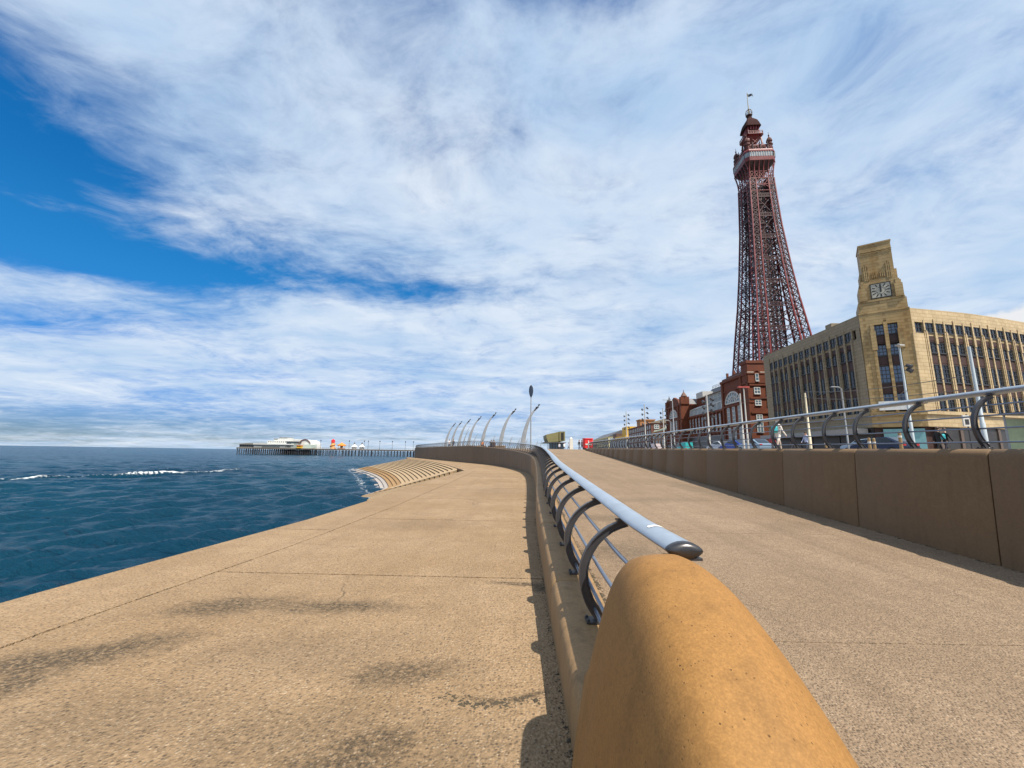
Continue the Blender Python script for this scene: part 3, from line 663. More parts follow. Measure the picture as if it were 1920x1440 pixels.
for a in (-1, 1):
    for c in (-1, 1):
        q.bar(tp(a*2.9, c*2.9, 134), tp(a*2.5, c*2.5, 140), .5); q.bar(tp(a*2.9, c*2.9, 134), tp(-a*2.5, c*2.5, 140), .14); q.bar(tp(a*2.9, c*2.9, 134), tp(a*2.5, -c*2.5, 140), .14)
q.build('upper_frame', IRON, tw)
TURM = M('turret_paint', (.11, .05, .045), .8, 0, .2, 2, 0, 1, .15)
for a in (-1, 1):
    for c in (-1, 1):
        q = MB(); q.lathe(tp(a*4.55, c*4.55, 131), [(.95, 0), (.95, 2.2), (1.25, 2.3), (1.25, 2.7), (.9, 2.8), (.9, 3.9), (1.15, 4.0), (1.15, 4.4), (1.0, 5.0), (.7, 5.6), (.25, 6.1), (.2, 6.7), (.32, 7.0), (.08, 7.4), (.05, 8.6)], 10); q.build('corner_turret', TURM, tw, smooth=30)
for a, c in ((0, -5.8), (5.8, 0), (0, 5.8), (-5.8, 0), (3, -5.8), (-3, -5.8), (-5.8, 3), (-5.8, -3)):
    q = MB(); q.lathe(tp(a, c, 131), [(.3, 0), (.3, 1.6), (.45, 1.7), (.15, 2.2), (.2, 2.5), (.04, 3.4)], 7); q.build('finial', IROND, tw)
q = MB(); q.loft([ring(2.6, .4, 140), ring(3.6, .7, 140.3), ring(3.6, .7, 140.6)], True, True); q.build('upper_balcony', IRON, tw)
rail_ring(3.5, .7, 140.6, 1.2, .9)
q = MB()
for a in (-1, 1):
    for c in (-1, 1): q.bar(tp(a*2.2, c*2.2, 140.6), tp(a*2.2, c*2.2, 145), .35)
for k in range(4):
    for u in (-1.1, 0, 1.1):
        p = [TC+TE*u-TN*2.2, TC+TE*2.2+TN*u, TC+TE*u+TN*2.2, TC-TE*2.2+TN*u][k]; q.bar(p+TZ*137.4, p+TZ*141.7, .16)
        q.bar(p+TZ*140.3, p+TZ*141.7, .7)
q.lathe(tp(0, 0, 140.6), [(1.1, 0), (1.1, 4.4)], 8); q.build('lantern_stage', IRON, tw)
q = MB(); q.loft([ring(3.2, .5, 145), ring(3.1, .5, 145.5), ring(2.75, .45, 147), ring(2.3, .4, 148.4), ring(1.5, .3, 149.7), ring(.9, .2, 150.6), ring(.65, .15, 152)], True, True); q.build('bell_roof', M('roof_scales', (.05, .026, .025), .95, 0, .45, 3, 0, 1, .05), tw)
q = MB(); q.lathe(tp(0, 0, 152), [(.7, 0), (1.3, .3), (1.3, .5), (.7, .6)], 10)
for j in range(10):
    a = 2*math.pi*j/10; q.tube([tp(1.2*math.cos(a)*r, 1.2*math.sin(a)*r, 152.5+h) for r, h in ((1, 0), (1.12, 1.2), (.9, 2.3), (.4, 3.0), (.1, 3.2))], .07, 5)
for h in (.8, 1.7): q.tube([tp(1.3*math.cos(t), 1.3*math.sin(t), 152.5+h) for t in np.linspace(0, 2*math.pi, 13)], .06, 5)
q.build('crown_cage', IROND, tw)
q = MB(); q.tube([tp(0, 0, 152), tp(0, 0, 158), tp(0, 0, 164.3)], [.22, .16, .09], 8); q.build('flagpole', M('pole_gold', (.35, .28, .15), .4), tw)
q = MB(); secs = []
for u in np.linspace(0, 2.6, 9): secs.append([tp(u*.94+.1, .35*math.sin(u*2.6), 162.6-.10*u*u-.15*math.sin(u*2)+ (0 if h else 1.5*(1-.12*u))) for h in (0, 1)])
q.loft(secs); q.build('flag', M('flag_cloth', (.02, .035, .05), .8), tw, smooth=True)
# ================================================================== facade helper
class Fac:
    def __init__(s, p0, p1, side):
        s.p = np.array([*p0, 0.]); d = np.array([*p1, 0.])-s.p; s.L = np.linalg.norm(d); s.t = d/s.L
        s.side = side; s.n = np.array([-s.t[1], s.t[0], 0])*side; s.rz = math.atan2(s.t[1], s.t[0])
    def P(s, a, z, d=0): return s.p+s.t*a+s.n*d+TZ*z
    def box(s, q, a0, a1, z0, z1, d0, d1):
        return q.extr([(a0, z0), (a1, z0), (a1, z1), (a0, z1)], s.P(0, 0, d0), s.t, TZ, s.n, d1-d0)
    def part(s, name, mat, parent, boxes, **kw):
        q = MB()
        for b_ in boxes: s.box(q, *b_)
        return q.build(name, mat, parent, **kw)
    def put(s, name, me, parent, a, z, d=0): return place(name, me, parent, s.P(a, z, d)-origin(parent), s.rz)
WCACHE = {}
def win_mesh(key, w_, h_, nx_, nz_, side, fr, gl, bar=.07, sill=True):
    """steel window: pane mesh + frame mesh, origin at bottom centre, outward = side*(+y)"""
    kk = (key, side)
    if kk not in WCACHE:
        q = MB(); q.box(-w_/2, w_/2, -.04, .04, 0, h_); pane = q.mesh('pane', gl)
        q = MB(); o0, o1 = (.02*side, .12*side); lo, hi = min(o0, o1), max(o0, o1)
        for i in range(nx_+1):
            x = -w_/2+w_*i/nx_; q.box(x-bar/2, x+bar/2, lo, hi, 0, h_)
        for j in range(nz_+1):
            z = h_*j/nz_; q.box(-w_/2, w_/2, lo, hi+.004, z-bar/2, z+bar/2)
        if sill: q.box(-w_/2-.08, w_/2+.08, min(0, side*.25), max(0, side*.25), -.2, -.05)
        WCACHE[kk] = (pane, q.mesh('window', fr))
    return WCACHE[kk]
def window(F, parent, a, z, d, key, w_, h_, nx_, nz_, fr, gl, bar=.07, sill=True):
    pane, frm = win_mesh(key, w_, h_, nx_, nz_, F.side, fr, gl, bar, sill)
    o = F.put('window', frm, parent, a, z, d); place('pane', pane, o); return o
# ================================================================== department store with clock tower
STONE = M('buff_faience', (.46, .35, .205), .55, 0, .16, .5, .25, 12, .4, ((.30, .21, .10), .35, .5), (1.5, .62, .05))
STONED = M('shaded_faience', (.27, .22, .145), .6, 0, .16, .6, .25, 12, .4, ((.20, .16, .10), .4, .55), (1.5, .62, .05))  # darker copy of the buff tiles, west-front shade put into the colour
TSTONE = M('stained_faience', (.38, .27, .125), .55, 0, .18, .6, .25, 12, .4, ((.27, .15, .04), .35, .85), (1.2, .55, .05))
BROWN = M('brown_spandrel', (.042, .017, .013), .6, 0, .25, 1.2)
WFR = M('steel_window_frame', (.035, .035, .04), .5); WGL = glass_mat('store_glass', (.015, .02, .028), .10, .6)
SHOP = M('shopfront_dark', (.03, .026, .025), .35, 0, .4, .8)
ds = thing('department_store', 'large art deco store of buff tiles with stepped clock tower at its corner', 'building', (67, 69, 2))
SC = crom([(67.2, 65.5), (80.1, 67.85), (95, 72.0), (104, 75)], .2)
def spt(s_): i = min(int(s_/.2), len(SC)-2); f = s_/.2-i; return SC[i]*(1-f)+SC[i+1]*f
FW = Fac((62, 69.5), (63.95, 98.4), 1); FC = Fac((62, 69.5), (67.2, 65.5), -1)
core = [(62.6, 70), (64.4, 98.6), (100, 96), (104, 76.3), (94.9, 72.7), (80, 68.6), (67.5, 66.3)]
q = MB(); q.prism(core, 2, 26.5); q.build('wall', BROWN, ds)
LV = [('attic', 22.95, 1.55, 2, 2), ('row', 19.4, 1.7, 2, 3), ('tall', 14.4, 2.9, 2, 4), ('tall', 9.55, 2.85, 2, 4)]
SPD = [(21.3, 22.45), (17.35, 19.15), (12.45, 14.15)]
def bay(F, a0, wbay, stone, cols=(.25, .75), attic_only=False, last=False):
    cw = wbay/2-.52
    for c in cols:
        a = a0+wbay*c
        for key, z, h_, nx_, nz_ in LV:
            if attic_only and key != 'attic': continue
            window(F, ds, a, z, -.10, (key, round(cw, 2)), cw, h_, nx_, nz_, WFR, WGL)
        if not attic_only:
            for z0, z1 in SPD: F.part('spandrel', BROWN, ds, [(a-cw/2-.05, a+cw/2+.05, z0, z1, -.3, -.04), (a-cw/2+.12, a+cw/2-.12, z0+.25, z1-.25, -.04, .0)])
    # mullion pilaster up to the parapet, triple fluted pilaster at the bay edge
    m0 = a0+wbay/2
    F.part('mullion', stone, ds, [(m0-.15, m0+.15, 9.0, 22.3, -.35, .10), (m0-.24, m0+.24, 20.9, 22.9, -.35, .2), (m0-.16, m0+.16, 22.9, 25.3, -.3, .16)])
    F.part('pilaster', stone, ds, [(a0-.38, a0+.38, 9.0, 22.6, -.35, .06), (a0-.36, a0-.14, 9.0, 22.95, .06, .22), (a0-.09, a0+.09, 9.0, 23.15, .06, .30), (a0+.14, a0+.36, 9.0, 22.95, .06, .22), (a0-.14, a0+.14, 22.6, 25.0, -.3, .12)])
# west front
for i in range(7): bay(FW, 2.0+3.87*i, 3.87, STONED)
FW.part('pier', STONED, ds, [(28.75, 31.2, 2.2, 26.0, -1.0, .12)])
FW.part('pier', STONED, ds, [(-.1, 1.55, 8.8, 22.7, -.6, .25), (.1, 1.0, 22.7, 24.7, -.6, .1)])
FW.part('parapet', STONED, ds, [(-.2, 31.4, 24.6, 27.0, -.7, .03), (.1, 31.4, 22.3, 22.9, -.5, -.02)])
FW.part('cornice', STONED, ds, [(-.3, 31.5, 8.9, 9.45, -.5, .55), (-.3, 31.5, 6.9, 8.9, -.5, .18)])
FW.part('canopy', M('canopy_grey', (.28, .27, .26), .6), ds, [(1, 31, 5.9, 6.8, 0.2, 2.6)])
for i in range(8): FW.part('shopfront', SHOP, ds, [(.6+3.87*i, 4.2+3.87*i, 2.0, 6.85, -.6, -.1)])
# south front (slightly curved), bay by bay
bs = [2.5+4.2*i for i in range(8)]
for i in range(7):
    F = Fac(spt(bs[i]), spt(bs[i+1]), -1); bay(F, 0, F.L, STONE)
    F.part('parapet', STONE, ds, [(-.02, F.L+.02, 24.6, 27.0, -.7, .03), (0, F.L, 22.3, 22.9, -.5, -.02)])
    F.part('cornice', STONE, ds, [(-.02, F.L+.02, 8.9, 9.45, -.5, .5), (-.02, F.L+.02, 6.9, 8.9, -.5, .16)])
    F.part('shopfront', SHOP, ds, [(.3, F.L-.3, 2.0, 6.85, -.6, -.1)]); F.part('pier', M('shop_pier', (.10, .07, .055), .5), ds, [(-.3, .3, 2.0, 6.9, -.6, .05)])
F = Fac(spt(0), spt(2.5), -1)
F.part('pier', STONE, ds, [(-.3, 2.0, 8.8, 22.6, -.6, .22), (-.2, .5, 22.6, 24.7, -.6, .1)]); F.part('parapet', STONE, ds, [(-.25, 2.5, 24.6, 27.0, -.7, .03)])
F.part('cornice', STONE, ds, [(-.3, 2.5, 8.9, 9.45, -.5, .5), (-.3, 2.5, 6.9, 8.9, -.5, .16)]); window(F, ds, 1.5, 22.95, -.28, ('attic', 1.3), 1.3, 1.55, 2, 2, WFR, WGL)
# corner tower
FC.part('tower_body', TSTONE, ds, [(.0, 1.55, 8.8, 27.0, -3, .30), (5.05, 6.6, 8.8, 27.0, -3, .30), (1.55, 5.05, 24.75, 27.0, -3, .30), (.1, 6.46, 26.6, 29.0, -5.6, .22), (-.05, 6.6, 26.9, 27.1, -5.7, .36), (.3, 6.3, 29.0, 29.3, -5.5, .3)])
FC.part('clock_stage', TSTONE, ds, [(.55, 6.1, 29.3, 32.3, -5.2, .12), (.45, 1.5, 29.3, 31.6, -.6, .45), (5.15, 6.2, 29.3, 31.6, -.6, .45), (.75, 1.3, 31.6, 32.5, -.6, .35), (5.35, 5.9, 31.6, 32.5, -.6, .35), (.9, 5.75, 32.3, 33.0, -4.9, .05)])
FC.part('tower_shaft', TSTONE, ds, [(1.2, 5.5, 33.0, 40.0, -4.6, -.1), (1.1, 5.6, 39.75, 40.0, -4.7, -.02), (.85, 1.2, 32.5, 34.6, -3.5, -.5), (5.5, 5.85, 32.5, 34.6, -3.5, -.5)])
for a0, zz in ((1.55, 35.9), (1.8, 36.2), (2.05, 35.9), (4.55, 35.9), (4.8, 36.2), (5.05, 35.9)): FC.part('flute', TSTONE, ds, [(a0-.09, a0+.09, 33.0, zz, -.1, .1)])
for a0 in (2.55, 2.8, 3.05, 3.65, 3.9, 4.15): FC.part('flute', TSTONE, ds, [(a0-.07, a0+.07, 33.4, 34.4, -.1, .06)])
q = MB()
for i in range(6):
    c = 1.2+4.3*(i+.5)/6; P_ = None
    for t in np.linspace(0, math.pi, 7):
        p = FC.P(c-.36*math.cos(t), 38.3+.22*math.sin(t), -.06)
        if P_ is not None: q.bar(P_, p, .12, .12); q.bar(P_-TZ*.3, p-TZ*.3, .1, .1)
        P_ = p
q.build('wave_band', TSTONE, ds)
for a0 in (1.55, 5.05): FC.part('pilaster', TSTONE, ds, [(a0-.35, a0+.35, 20.2, 23.6, .3, .62), (a0-.25, a0+.25, 23.6, 24.8, .3, .5), (a0-.22, a0+.22, 9, 20.2, .3, .42)])
FC.part('mullion', TSTONE, ds, [(3.1, 3.5, 9.0, 25.4, -.3, .30), (3.05, 3.55, 20.3, 25.1, -.3, .4)])
for a in (2.33, 4.27):
    for key, z, h_, nx_, nz_ in (('c0', 23.0, 1.65, 3, 3), ('c1', 19.3, 1.75, 3, 3), ('c2', 14.5, 2.85, 3, 4), ('c3', 10.2, 2.3, 3, 3)):
        window(FC, ds, a, z, -.25, (key, 'c'), 1.45, h_, nx_, nz_, WFR, M('tower_glass', (.05, .10, .19), .1, 0, .3, 1, 0, 1, .9))
    for z0, z1 in ((21.3, 22.75), (17.4, 19.1), (12.6, 14.3)): FC.part('spandrel', BROWN, ds, [(a-.76, a+.76, z0, z1, -.35, -.05), (a-.6, a+.6, z0+.3, z1-.25, -.05, 0)])
FC.part('tower_core', BROWN, ds, [(1.5, 5.1, 9, 24.8, -2.9, -.34)])
# clock: square dial, both hands at twelve
CLK = M('clock_dial', (.40, .38, .31), .5); BLK = M('clock_black', (.012, .012, .012), .4)
dial = FC.part('clock_dial', CLK, ds, [(2.12, 4.63, 29.62, 32.13, .1, .20)])
FC.part('dial_frame', BLK, dial, [(2.0, 2.12, 29.5, 32.25, .1, .26), (4.63, 4.75, 29.5, 32.25, .1, .26), (2.12, 4.63, 29.5, 29.62, .1, .26), (2.12, 4.63, 32.13, 32.25, .1, .26)])
for h in range(12):
    t = math.radians(30*h); s_, c_ = math.sin(t), math.cos(t); k = 1.15/max(abs(s_), abs(c_)); k = min(k, 1.28)
    q = MB(); q.bar(FC.P(3.375+s_*k*.62, 30.875+c_*k*.62, .215), FC.P(3.375+s_*k, 30.875+c_*k, .215), .15 if h % 3 else .2, .02, up=FC.n); q.build('hour_mark', BLK, dial)
q = MB()
for r in (.62,):
    pr = None
    for t in np.linspace(0, 2*math.pi, 25):
        p = FC.P(3.375+r*math.sin(t), 30.875+r*math.cos(t), .212)
        if pr is not None: q.bar(pr, p, .04, .02, up=FC.n)
        pr = p
q.build('dial_ring', BLK, dial)
q = MB(); q.bar(FC.P(3.375, 30.5, .24), FC.P(3.375, 31.98, .24), .13, .03, up=FC.n); q.bar(FC.P(3.375, 30.6, .27), FC.P(3.375, 31.6, .27), .22, .03, up=FC.n); q.build('clock_hand', BLK, dial)
FC.part('cornice', TSTONE, ds, [(-.2, 6.75, 8.85, 9.45, -.5, .7), (-.1, 6.65, 6.9, 8.85, -.5, .34)])
FC.part('blank_shutter', M('teal_shutter', (.16, .34, .36), .6), ds, [(1.2, 6.2, 2.0, 6.6, -.2, .1)])
FC.part('signboard', M('signboard_white', (.62, .62, .60), .6), ds, [(1.0, 5.2, 9.7, 11.2, .75, .95)])
# roof-top hut on the west front
FW.part('roof_hut', STONED, ds, [(8.5, 10.2, 26.5, 28.3, -3, -1.2)])
# ================================================================== red brick tower building
BRICK = M('red_terracotta', (.125, .034, .0135), .7, 0, .22, .6, .3, 10, .3, ((.10, .028, .018), .4, .55))
TRIM = M('pale_trim', (.55, .45, .36), .6); WWH = M('white_window_frame', (.50, .50, .48), .5); RGL = glass_mat('hall_glass', (.10, .16, .20), .1, .9)
SLATE = M('slate_roof', (.085, .085, .095), .55, 0, .2, 2); LEADR = M('brown_roof', (.14, .075, .055), .6)
rb = thing('brick_hall', 'long dark red brick hall with arched windows and glazed gallery at the tower foot', 'building', (64.7, 109, 2))
FR = Fac((64.0, 99.5), (69.8, 181), 1)
FR.part('wall', BRICK, rb, [(9.5, 26, 2, 24.3, -40, 0)]); FR.part('wall', BRICK, rb, [(26, 63, 2, 17.0, -40, -2.5)]); FR.part('wall', BRICK, rb, [(63, 83, 2, 22.3, -40, 0)])
FR.part('gallery_wall', BRICK, rb, [(26, 63, 17.0, 24.2, -40, -6)])
FR.part('cornice', BRICK, rb, [(9.3, 26.2, 23.9, 24.6, -3, .5), (9.3, 26.2, 16.2, 16.7, -1, .4), (9.5, 26.2, 20.9, 21.2, -1, .25)])
FR.part('cornice', BRICK, rb, [(62.8, 83.2, 21.9, 22.6, -3, .5), (62.8, 83.2, 16.2, 16.7, -1, .4)]); FR.part('cornice', BRICK, rb, [(26.2, 62.8, 16.3, 17.0, -3, -2.1), (26.2, 62.8, 9.2, 9.7, -3, -2.2)])
FR.part('parapet', LEADR, rb, [(9.3, 26, 24.6, 25.3, -2, -.2)])
# attic storey behind, trimmed in white
FR.part('attic_block', BRICK, rb, [(9.8, 30, 24.3, 27.0, -38, -4)]); FR.part('attic_trim', TRIM, rb, [(9.6, 21, 27.0, 27.3, -38, -3.8)])
FR.part('square_tower', BRICK, rb, [(26.5, 37, 24, 28.2, -14, -6.5), (26.2, 37.3, 27.4, 27.8, -14.3, -6.2)])
for a in (26.6, 32, 36.9): FR.part('finial', BRICK, rb, [(a-.3, a+.3, 28.2, 29.6, -7.2, -6.6)])
# south-west turret catching the sun
FR.part('turret', BRICK, rb, [(9.2, 12.6, 21.5, 27.6, -4.2, .25), (9.0, 12.8, 27.0, 27.8, -4.4, .45), (9.05, 12.75, 24.0, 24.4, -4.35, .4), (9.1, 12.7, 21.5, 22.0, -4.3, .35)])
FS = Fac(FR.P(9.5, 0, 0)[:2], FR.P(9.5, 0, -14)[:2], -1)     # south gable wall
FS.part('turret_band', TRIM, rb, [(-.4, 1.3, 24.4, 24.6, .32, .5), (3.0, 4.6, 24.4, 24.6, .32, .5)])
window(FS, rb, 2.1, 22.1, .36, ('t', 't'), .8, 1.9, 1, 2, WWH, RGL, .12)
q = MB(); pr = None
for t in np.linspace(0, math.pi, 9):
    p = FS.P(2.1-.75*math.cos(t), 24.2+.75*math.sin(t), .4)
    if pr is not None: q.bar(pr, p, .18)
    pr = p
q.build('turret_arch', BRICK, rb)
for a in (2.0, 5.2):
    for z, h_ in ((18.6, 1.7), (15.5, 1.3), (8.2, 3.2), (11.6, 1.2)): window(FS, rb, a, z, .05, ('sg', h_), 1.5, h_, 2, 2, WWH, RGL, .16)
FS.part('string_course', BRICK, rb, [(0, 12, 17.2, 17.6, 0, .25), (0, 12, 13.2, 13.7, 0, .3), (0, 12, 20.8, 21.3, 0, .3)])
def lunette(a0, a1, z0, zt):
    q = MB(); c = (a0+a1)/2; r = (a1-a0)/2; h_ = zt-z0; n = 24
    q.extr([(c-r*math.cos(t), z0+h_*math.sin(t)) for t in np.linspace(0, math.pi, n)], FR.P(0, 0, .02), FR.t, TZ, FR.n, .06); g_ = q.build('arched_window', RGL, rb)
    q = MB(); pr = None
    for k in (1.0, .62):
        pr = None
        for t in np.linspace(0, math.pi, n):
            p = FR.P(c-r*k*math.cos(t), z0+h_*k*math.sin(t), .12)
            if pr is not None: q.bar(pr, p, .34 if k == 1 else .18)
            pr = p
    for t in np.linspace(0, math.pi, 9): q.bar(FR.P(c-r*.3*math.cos(t), z0+h_*.3*math.sin(t), .12), FR.P(c-r*math.cos(t), z0+h_*math.sin(t), .12), .2)
    for x in np.linspace(-.6, .6, 5): q.bar(FR.P(c+r*x, z0, .12), FR.P(c+r*x, z0+h_*.6, .12), .18)
    q.bar(FR.P(a0, z0, .12), FR.P(a1, z0, .12), .35); q.build('glazing_bar', WWH, g_)
    q = MB(); pr = None
    for t in np.linspace(0, math.pi, n):
        p = FR.P(c-r*1.12*math.cos(t), z0+h_*1.16*math.sin(t), .1)
        if pr is not None: q.bar(pr, p, .5)
        pr = p
    q.build('arch_ring', BRICK, g_)
lunette(14.6, 23.7, 17.3, 20.5); lunette(68.1, 77.9, 17.5, 20.7)
for a in (15.6, 19.1, 22.4): window(FR, rb, a, 11.2, .05, ('tall', 'r'), 1.5, 4.8, 2, 4, WWH, RGL, .17); window(FR, rb, a, 6.0, .05, ('tall2', 'r'), 1.5, 4.0, 2, 3, WWH, RGL, .17)
for a in (70, 73, 76): window(FR, rb, a, 11.2, .05, ('tall', 'r'), 1.5, 4.8, 2, 4, WWH, RGL, .17)
for i in range(12): window(FR, rb, 28.5+2.95*i, 10.3, -2.45, ('tall3', 'r'), 1.0, 5.2, 1, 4, WWH, RGL, .14)
for i in range(12): FR.part('buttress', BRICK, rb, [(27+2.95*i-.3, 27+2.95*i+.3, 2, 16.3, -2.5, -2.05)])
for a in (10, 13.6, 25.4, 63.6, 67, 79, 82.4): FR.part('pilaster', BRICK, rb, [(a-.55, a+.55, 2, 24.0 if a < 30 else 22.0, 0, .35)])
for a in (63.6, 82.4):
    q = MB(); FR.box(q, a-1, a+1, 22.3, 25.2, -3, .3); q.build('corner_turret', BRICK, rb); q = MB(); q.lathe(FR.P(a, 25.2, -1.3), [(1.2, 0), (1.3, .3), (.8, 1.2), (.2, 2.0), (.06, 3.0)], 8); q.build('turret_cap', LEADR, rb)
q = MB(); q.extr([(66, 22.3), (80, 22.3), (78, 24.6), (73, 26.2), (68, 24.6)], FR.P(0, 0, -1.2), FR.t, TZ, FR.n, 1.0); q.build('gable', BRICK, rb)
q = MB(); q.extr([(67, 22.3), (79.5, 22.3), (77.5, 25.2), (69, 25.2)], FR.P(0, 0, -12), FR.t, TZ, FR.n, 10.5); q.build('roof', SLATE, rb)
# glazed gallery: two tilted white-framed glass bands and lean-to roof
def band(name, a0, a1, z0, z1, d0, d1, n, m_):
    q = MB(); q.add([FR.P(a0, z0, d0), FR.P(a1, z0, d0), FR.P(a1, z1, d1), FR.P(a0, z1, d1)], [(0, 1, 2, 3)]); g_ = q.build(name, RGL, rb)
    q = MB()
    for i in range(n+1):
        a = a0+(a1-a0)*i/n; q.bar(FR.P(a, z0, d0+.06), FR.P(a, z1, d1+.06), .42 if i % 4 == 0 else .22, .12)
    for j in range(m_+1):
        t = j/m_; q.bar(FR.P(a0, z0+(z1-z0)*t, d0+(d1-d0)*t+.06), FR.P(a1, z0+(z1-z0)*t, d0+(d1-d0)*t+.06), .3, .14)
    q.build('glazing_bar', WWH, g_)
band('gallery_window', 29, 53, 21.0, 23.8, -5.8, -5.8, 28, 2); band('gallery_window', 29, 61.6, 17.1, 19.5, -2.6, -2.9, 32, 1)
q = MB(); q.add([FR.P(28, 19.5, -2.7), FR.P(62, 19.5, -2.7), FR.P(62, 21.0, -6), FR.P(28, 21.0, -6)], [(0, 1, 2, 3)]); q.build('gallery_roof', M('gallery_lead', (.45, .44, .42), .6), rb)
q = MB(); q.extr([(28, 0), (54, 0), (54, .25), (28, .25)], FR.P(0, 23.9, -5.2), FR.t, TZ*.9-FR.n*0, -FR.n+TZ*.35, 9); q.build('roof', LEADR, rb)
q = MB(); q.loft([[FR.P(46, 24, -9), FR.P(63, 24, -9), FR.P(63, 24, -26), FR.P(46, 24, -26)], [FR.P(48.5, 28.0, -11.5), FR.P(61, 28.0, -11.5), FR.P(61, 28.0, -24), FR.P(48.5, 28.0, -24)]], True, True); q.build('mansard_roof', SLATE, rb)
q = MB()
for i in range(10):
    a = 48.7+12.2*i/9; q.bar(FR.P(a, 28, -11.7), FR.P(a, 29.2, -11.7), .12)
for z in (28.6, 29.2): q.bar(FR.P(48.7, z, -11.7), FR.P(60.9, z, -11.7), .1)
q.build('roof_rail', M('grey_steel', (.3, .3, .3), .5), rb)
FR.part('lift_housing', M('grey_panel', (.42, .42, .40), .6), rb, [(54.5, 61, 24, 26.2, -9, -5.2)])
FR.part('shopfront', SHOP, rb, [(10, 26, 2, 6.5, .02, .3)]); FR.part('shopfront', SHOP, rb, [(26.5, 62.5, 2, 8.5, -2.5, -2.0)]); FR.part('shopfront', SHOP, rb, [(63.5, 82.5, 2, 6.5, .02, .3)])
# ================================================================== buildings further along the front
def fpt(px, base=(57.1, .07)):
    k = ray(px, 830); r = k[0]/k[1]; Y = base[0]/(r-base[1]); return np.array([base[0]+base[1]*Y, Y])
def far_building(name, label, px_r, px_l, z1, wall_m, roof_m, win_m, rows_, ncol, depth=25, gable=None, south=None):
    p0, p1 = fpt(px_r), fpt(px_l); F = Fac(p0, p1, 1); t = thing(name, label, 'building', (*p0, 2.2))
    F.part('wall', wall_m, t, [(0, F.L, 2.2, z1, -depth, 0)]); F.part('cornice', wall_m, t, [(-.3, F.L+.3, z1, z1+.6, -depth-.3, .4)])
    if gable:
        q = MB(); q.loft([[F.P(-.5, z1+.6, .3), F.P(-.5, z1+.6+gable, -depth*.35), F.P(-.5, z1+.6, -depth*.7)], [F.P(F.L+.5, z1+.6, .3), F.P(F.L+.5, z1+.6+gable, -depth*.35), F.P(F.L+.5, z1+.6, -depth*.7)]], True, True); q.build('roof', roof_m, t)
    hr = (z1-6)/rows_
    for r in range(rows_):
        for c in range(ncol): window(F, t, F.L*(c+.5)/ncol, 6+hr*r+hr*.2, .05, (name, F.L/ncol), F.L/ncol*.45, hr*.6, 2, 2, win_m, RGL, .25)
    G_ = Fac(F.P(0, 0, 0)[:2], F.P(0, 0, -depth)[:2], -1)
    ns = max(2, int(depth/5))
    if south:
        for r in range(rows_):
            for c in range(ns): window(G_, t, depth*(c+.5)/ns, 6+hr*r+hr*.2, .05, (name, 's'), depth/ns*.45, hr*.6, 2, 2, win_m, RGL, .3)
    F.part('shopfront', SHOP, t, [(.5, F.L-.5, 2.2, 5.6, 0, .3)]); return t, F, G_
OBR = M('orange_brick', (.34, .15, .05), .7, 0, .2, .5); DBR = M('dark_brick', (.13, .05, .035), .75, 0, .25, .4); GRNR = M('green_copper_roof', (.26, .30, .22), .6)
t, F, G_ = far_building('hotel', 'orange brick hotel with green roof just beyond the brick hall', 1247, 1224, 12.5, OBR, GRNR, WWH, 2, 4, 26, 3.6, True)
t, F, G_ = far_building('hotel', 'big dark brown brick hotel with small windows beyond the green roofed one', 1222, 1179, 17.5, DBR, M('hotel_roof', (.20, .17, .13), .7), WWH, 4, 12, 22, 2.5, True)
F.part('roof_tower', OBR, t, [(22, 30, 17, 21.5, -8, .1), (21.6, 30.4, 21.2, 21.8, -8.4, .5)])
t, F, G_ = far_building('arcade', 'grey glazed arcade with a yellow block on its roof', 1177, 1143, 11.5, M('grey_cladding', (.16, .17, .18), .4), SLATE, M('alu', (.4, .4, .4), .4), 2, 14, 30)
YEL = M('yellow_cladding', (.62, .36, .02), .6)
F.part('yellow_block', YEL, t, [(6, 22, 12.1, 20.5, -16, -1)]); F.part('yellow_band', YEL, t, [(4, 42, 12.1, 14.6, -1, .5)]); F.part('dark_block', M('brown_block', (.10, .05, .03), .7), t, [(44, 58, 12.1, 17.5, -12, -1)])
t, F, G_ = far_building('hotel', 'cream hotel with pitched roof at the far end of the seafront', 1141, 1112, 16, M('cream_render', (.60, .52, .28), .7), SLATE, WFR, 3, 12, 30, 5.5, True)
t, F, G_ = far_building('kiosk_block', 'low white block in front of the cream hotel', 1110, 1106, 9, WWH, SLATE, WFR, 1, 2, 30)
# --- olive cantilevered pavilion on the headland
OLV = M('olive_panels', (.17, .155, .065), .55, 0, .1, .3)
Yp = 150; c = at(1042, 838, Yp); fh = thing('headland_pavilion', 'olive green pavilion with boxed upper storey jutting out over a glazed base', 'building', (c[0], Yp, 2.37))
def pj(x, y): p = at(x, y, Yp); return (p[0], p[2])
poly = [pj(1024, 815), pj(1050, 809), pj(1058.5, 809), pj(1056.5, 827.5), pj(1028, 829), pj(1025, 822)]
q = MB(); q.extr(poly, (0, Yp, 0), (1, 0, 0), TZ, (0, 1, 0), 14); up_ = q.build('upper_storey', OLV, fh)
q = MB(); a, b_ = pj(1050, 811), pj(1057, 825); q.box(a[0], b_[0], Yp-.15, Yp+.2, b_[1], a[1]); q.build('end_window', M('dark_opening', (.02, .02, .02), .4), up_)
for x in (1050, 1058):
    a, b_ = pj(x, 809), pj(x-.5, 827); q = MB(); q.box(a[0]-.25, a[0]+.25, Yp-.35, Yp+.1, b_[1], a[1]); q.build('window_jamb', OLV, up_)
a, b_ = pj(1031, 829), pj(1057, 838.5); q = MB(); q.box(a[0], b_[0], Yp+1, Yp+12, 2.37, a[1]); q.build('glazed_base', glass_mat('pavilion_glass', (.05, .10, .17), .1), fh)
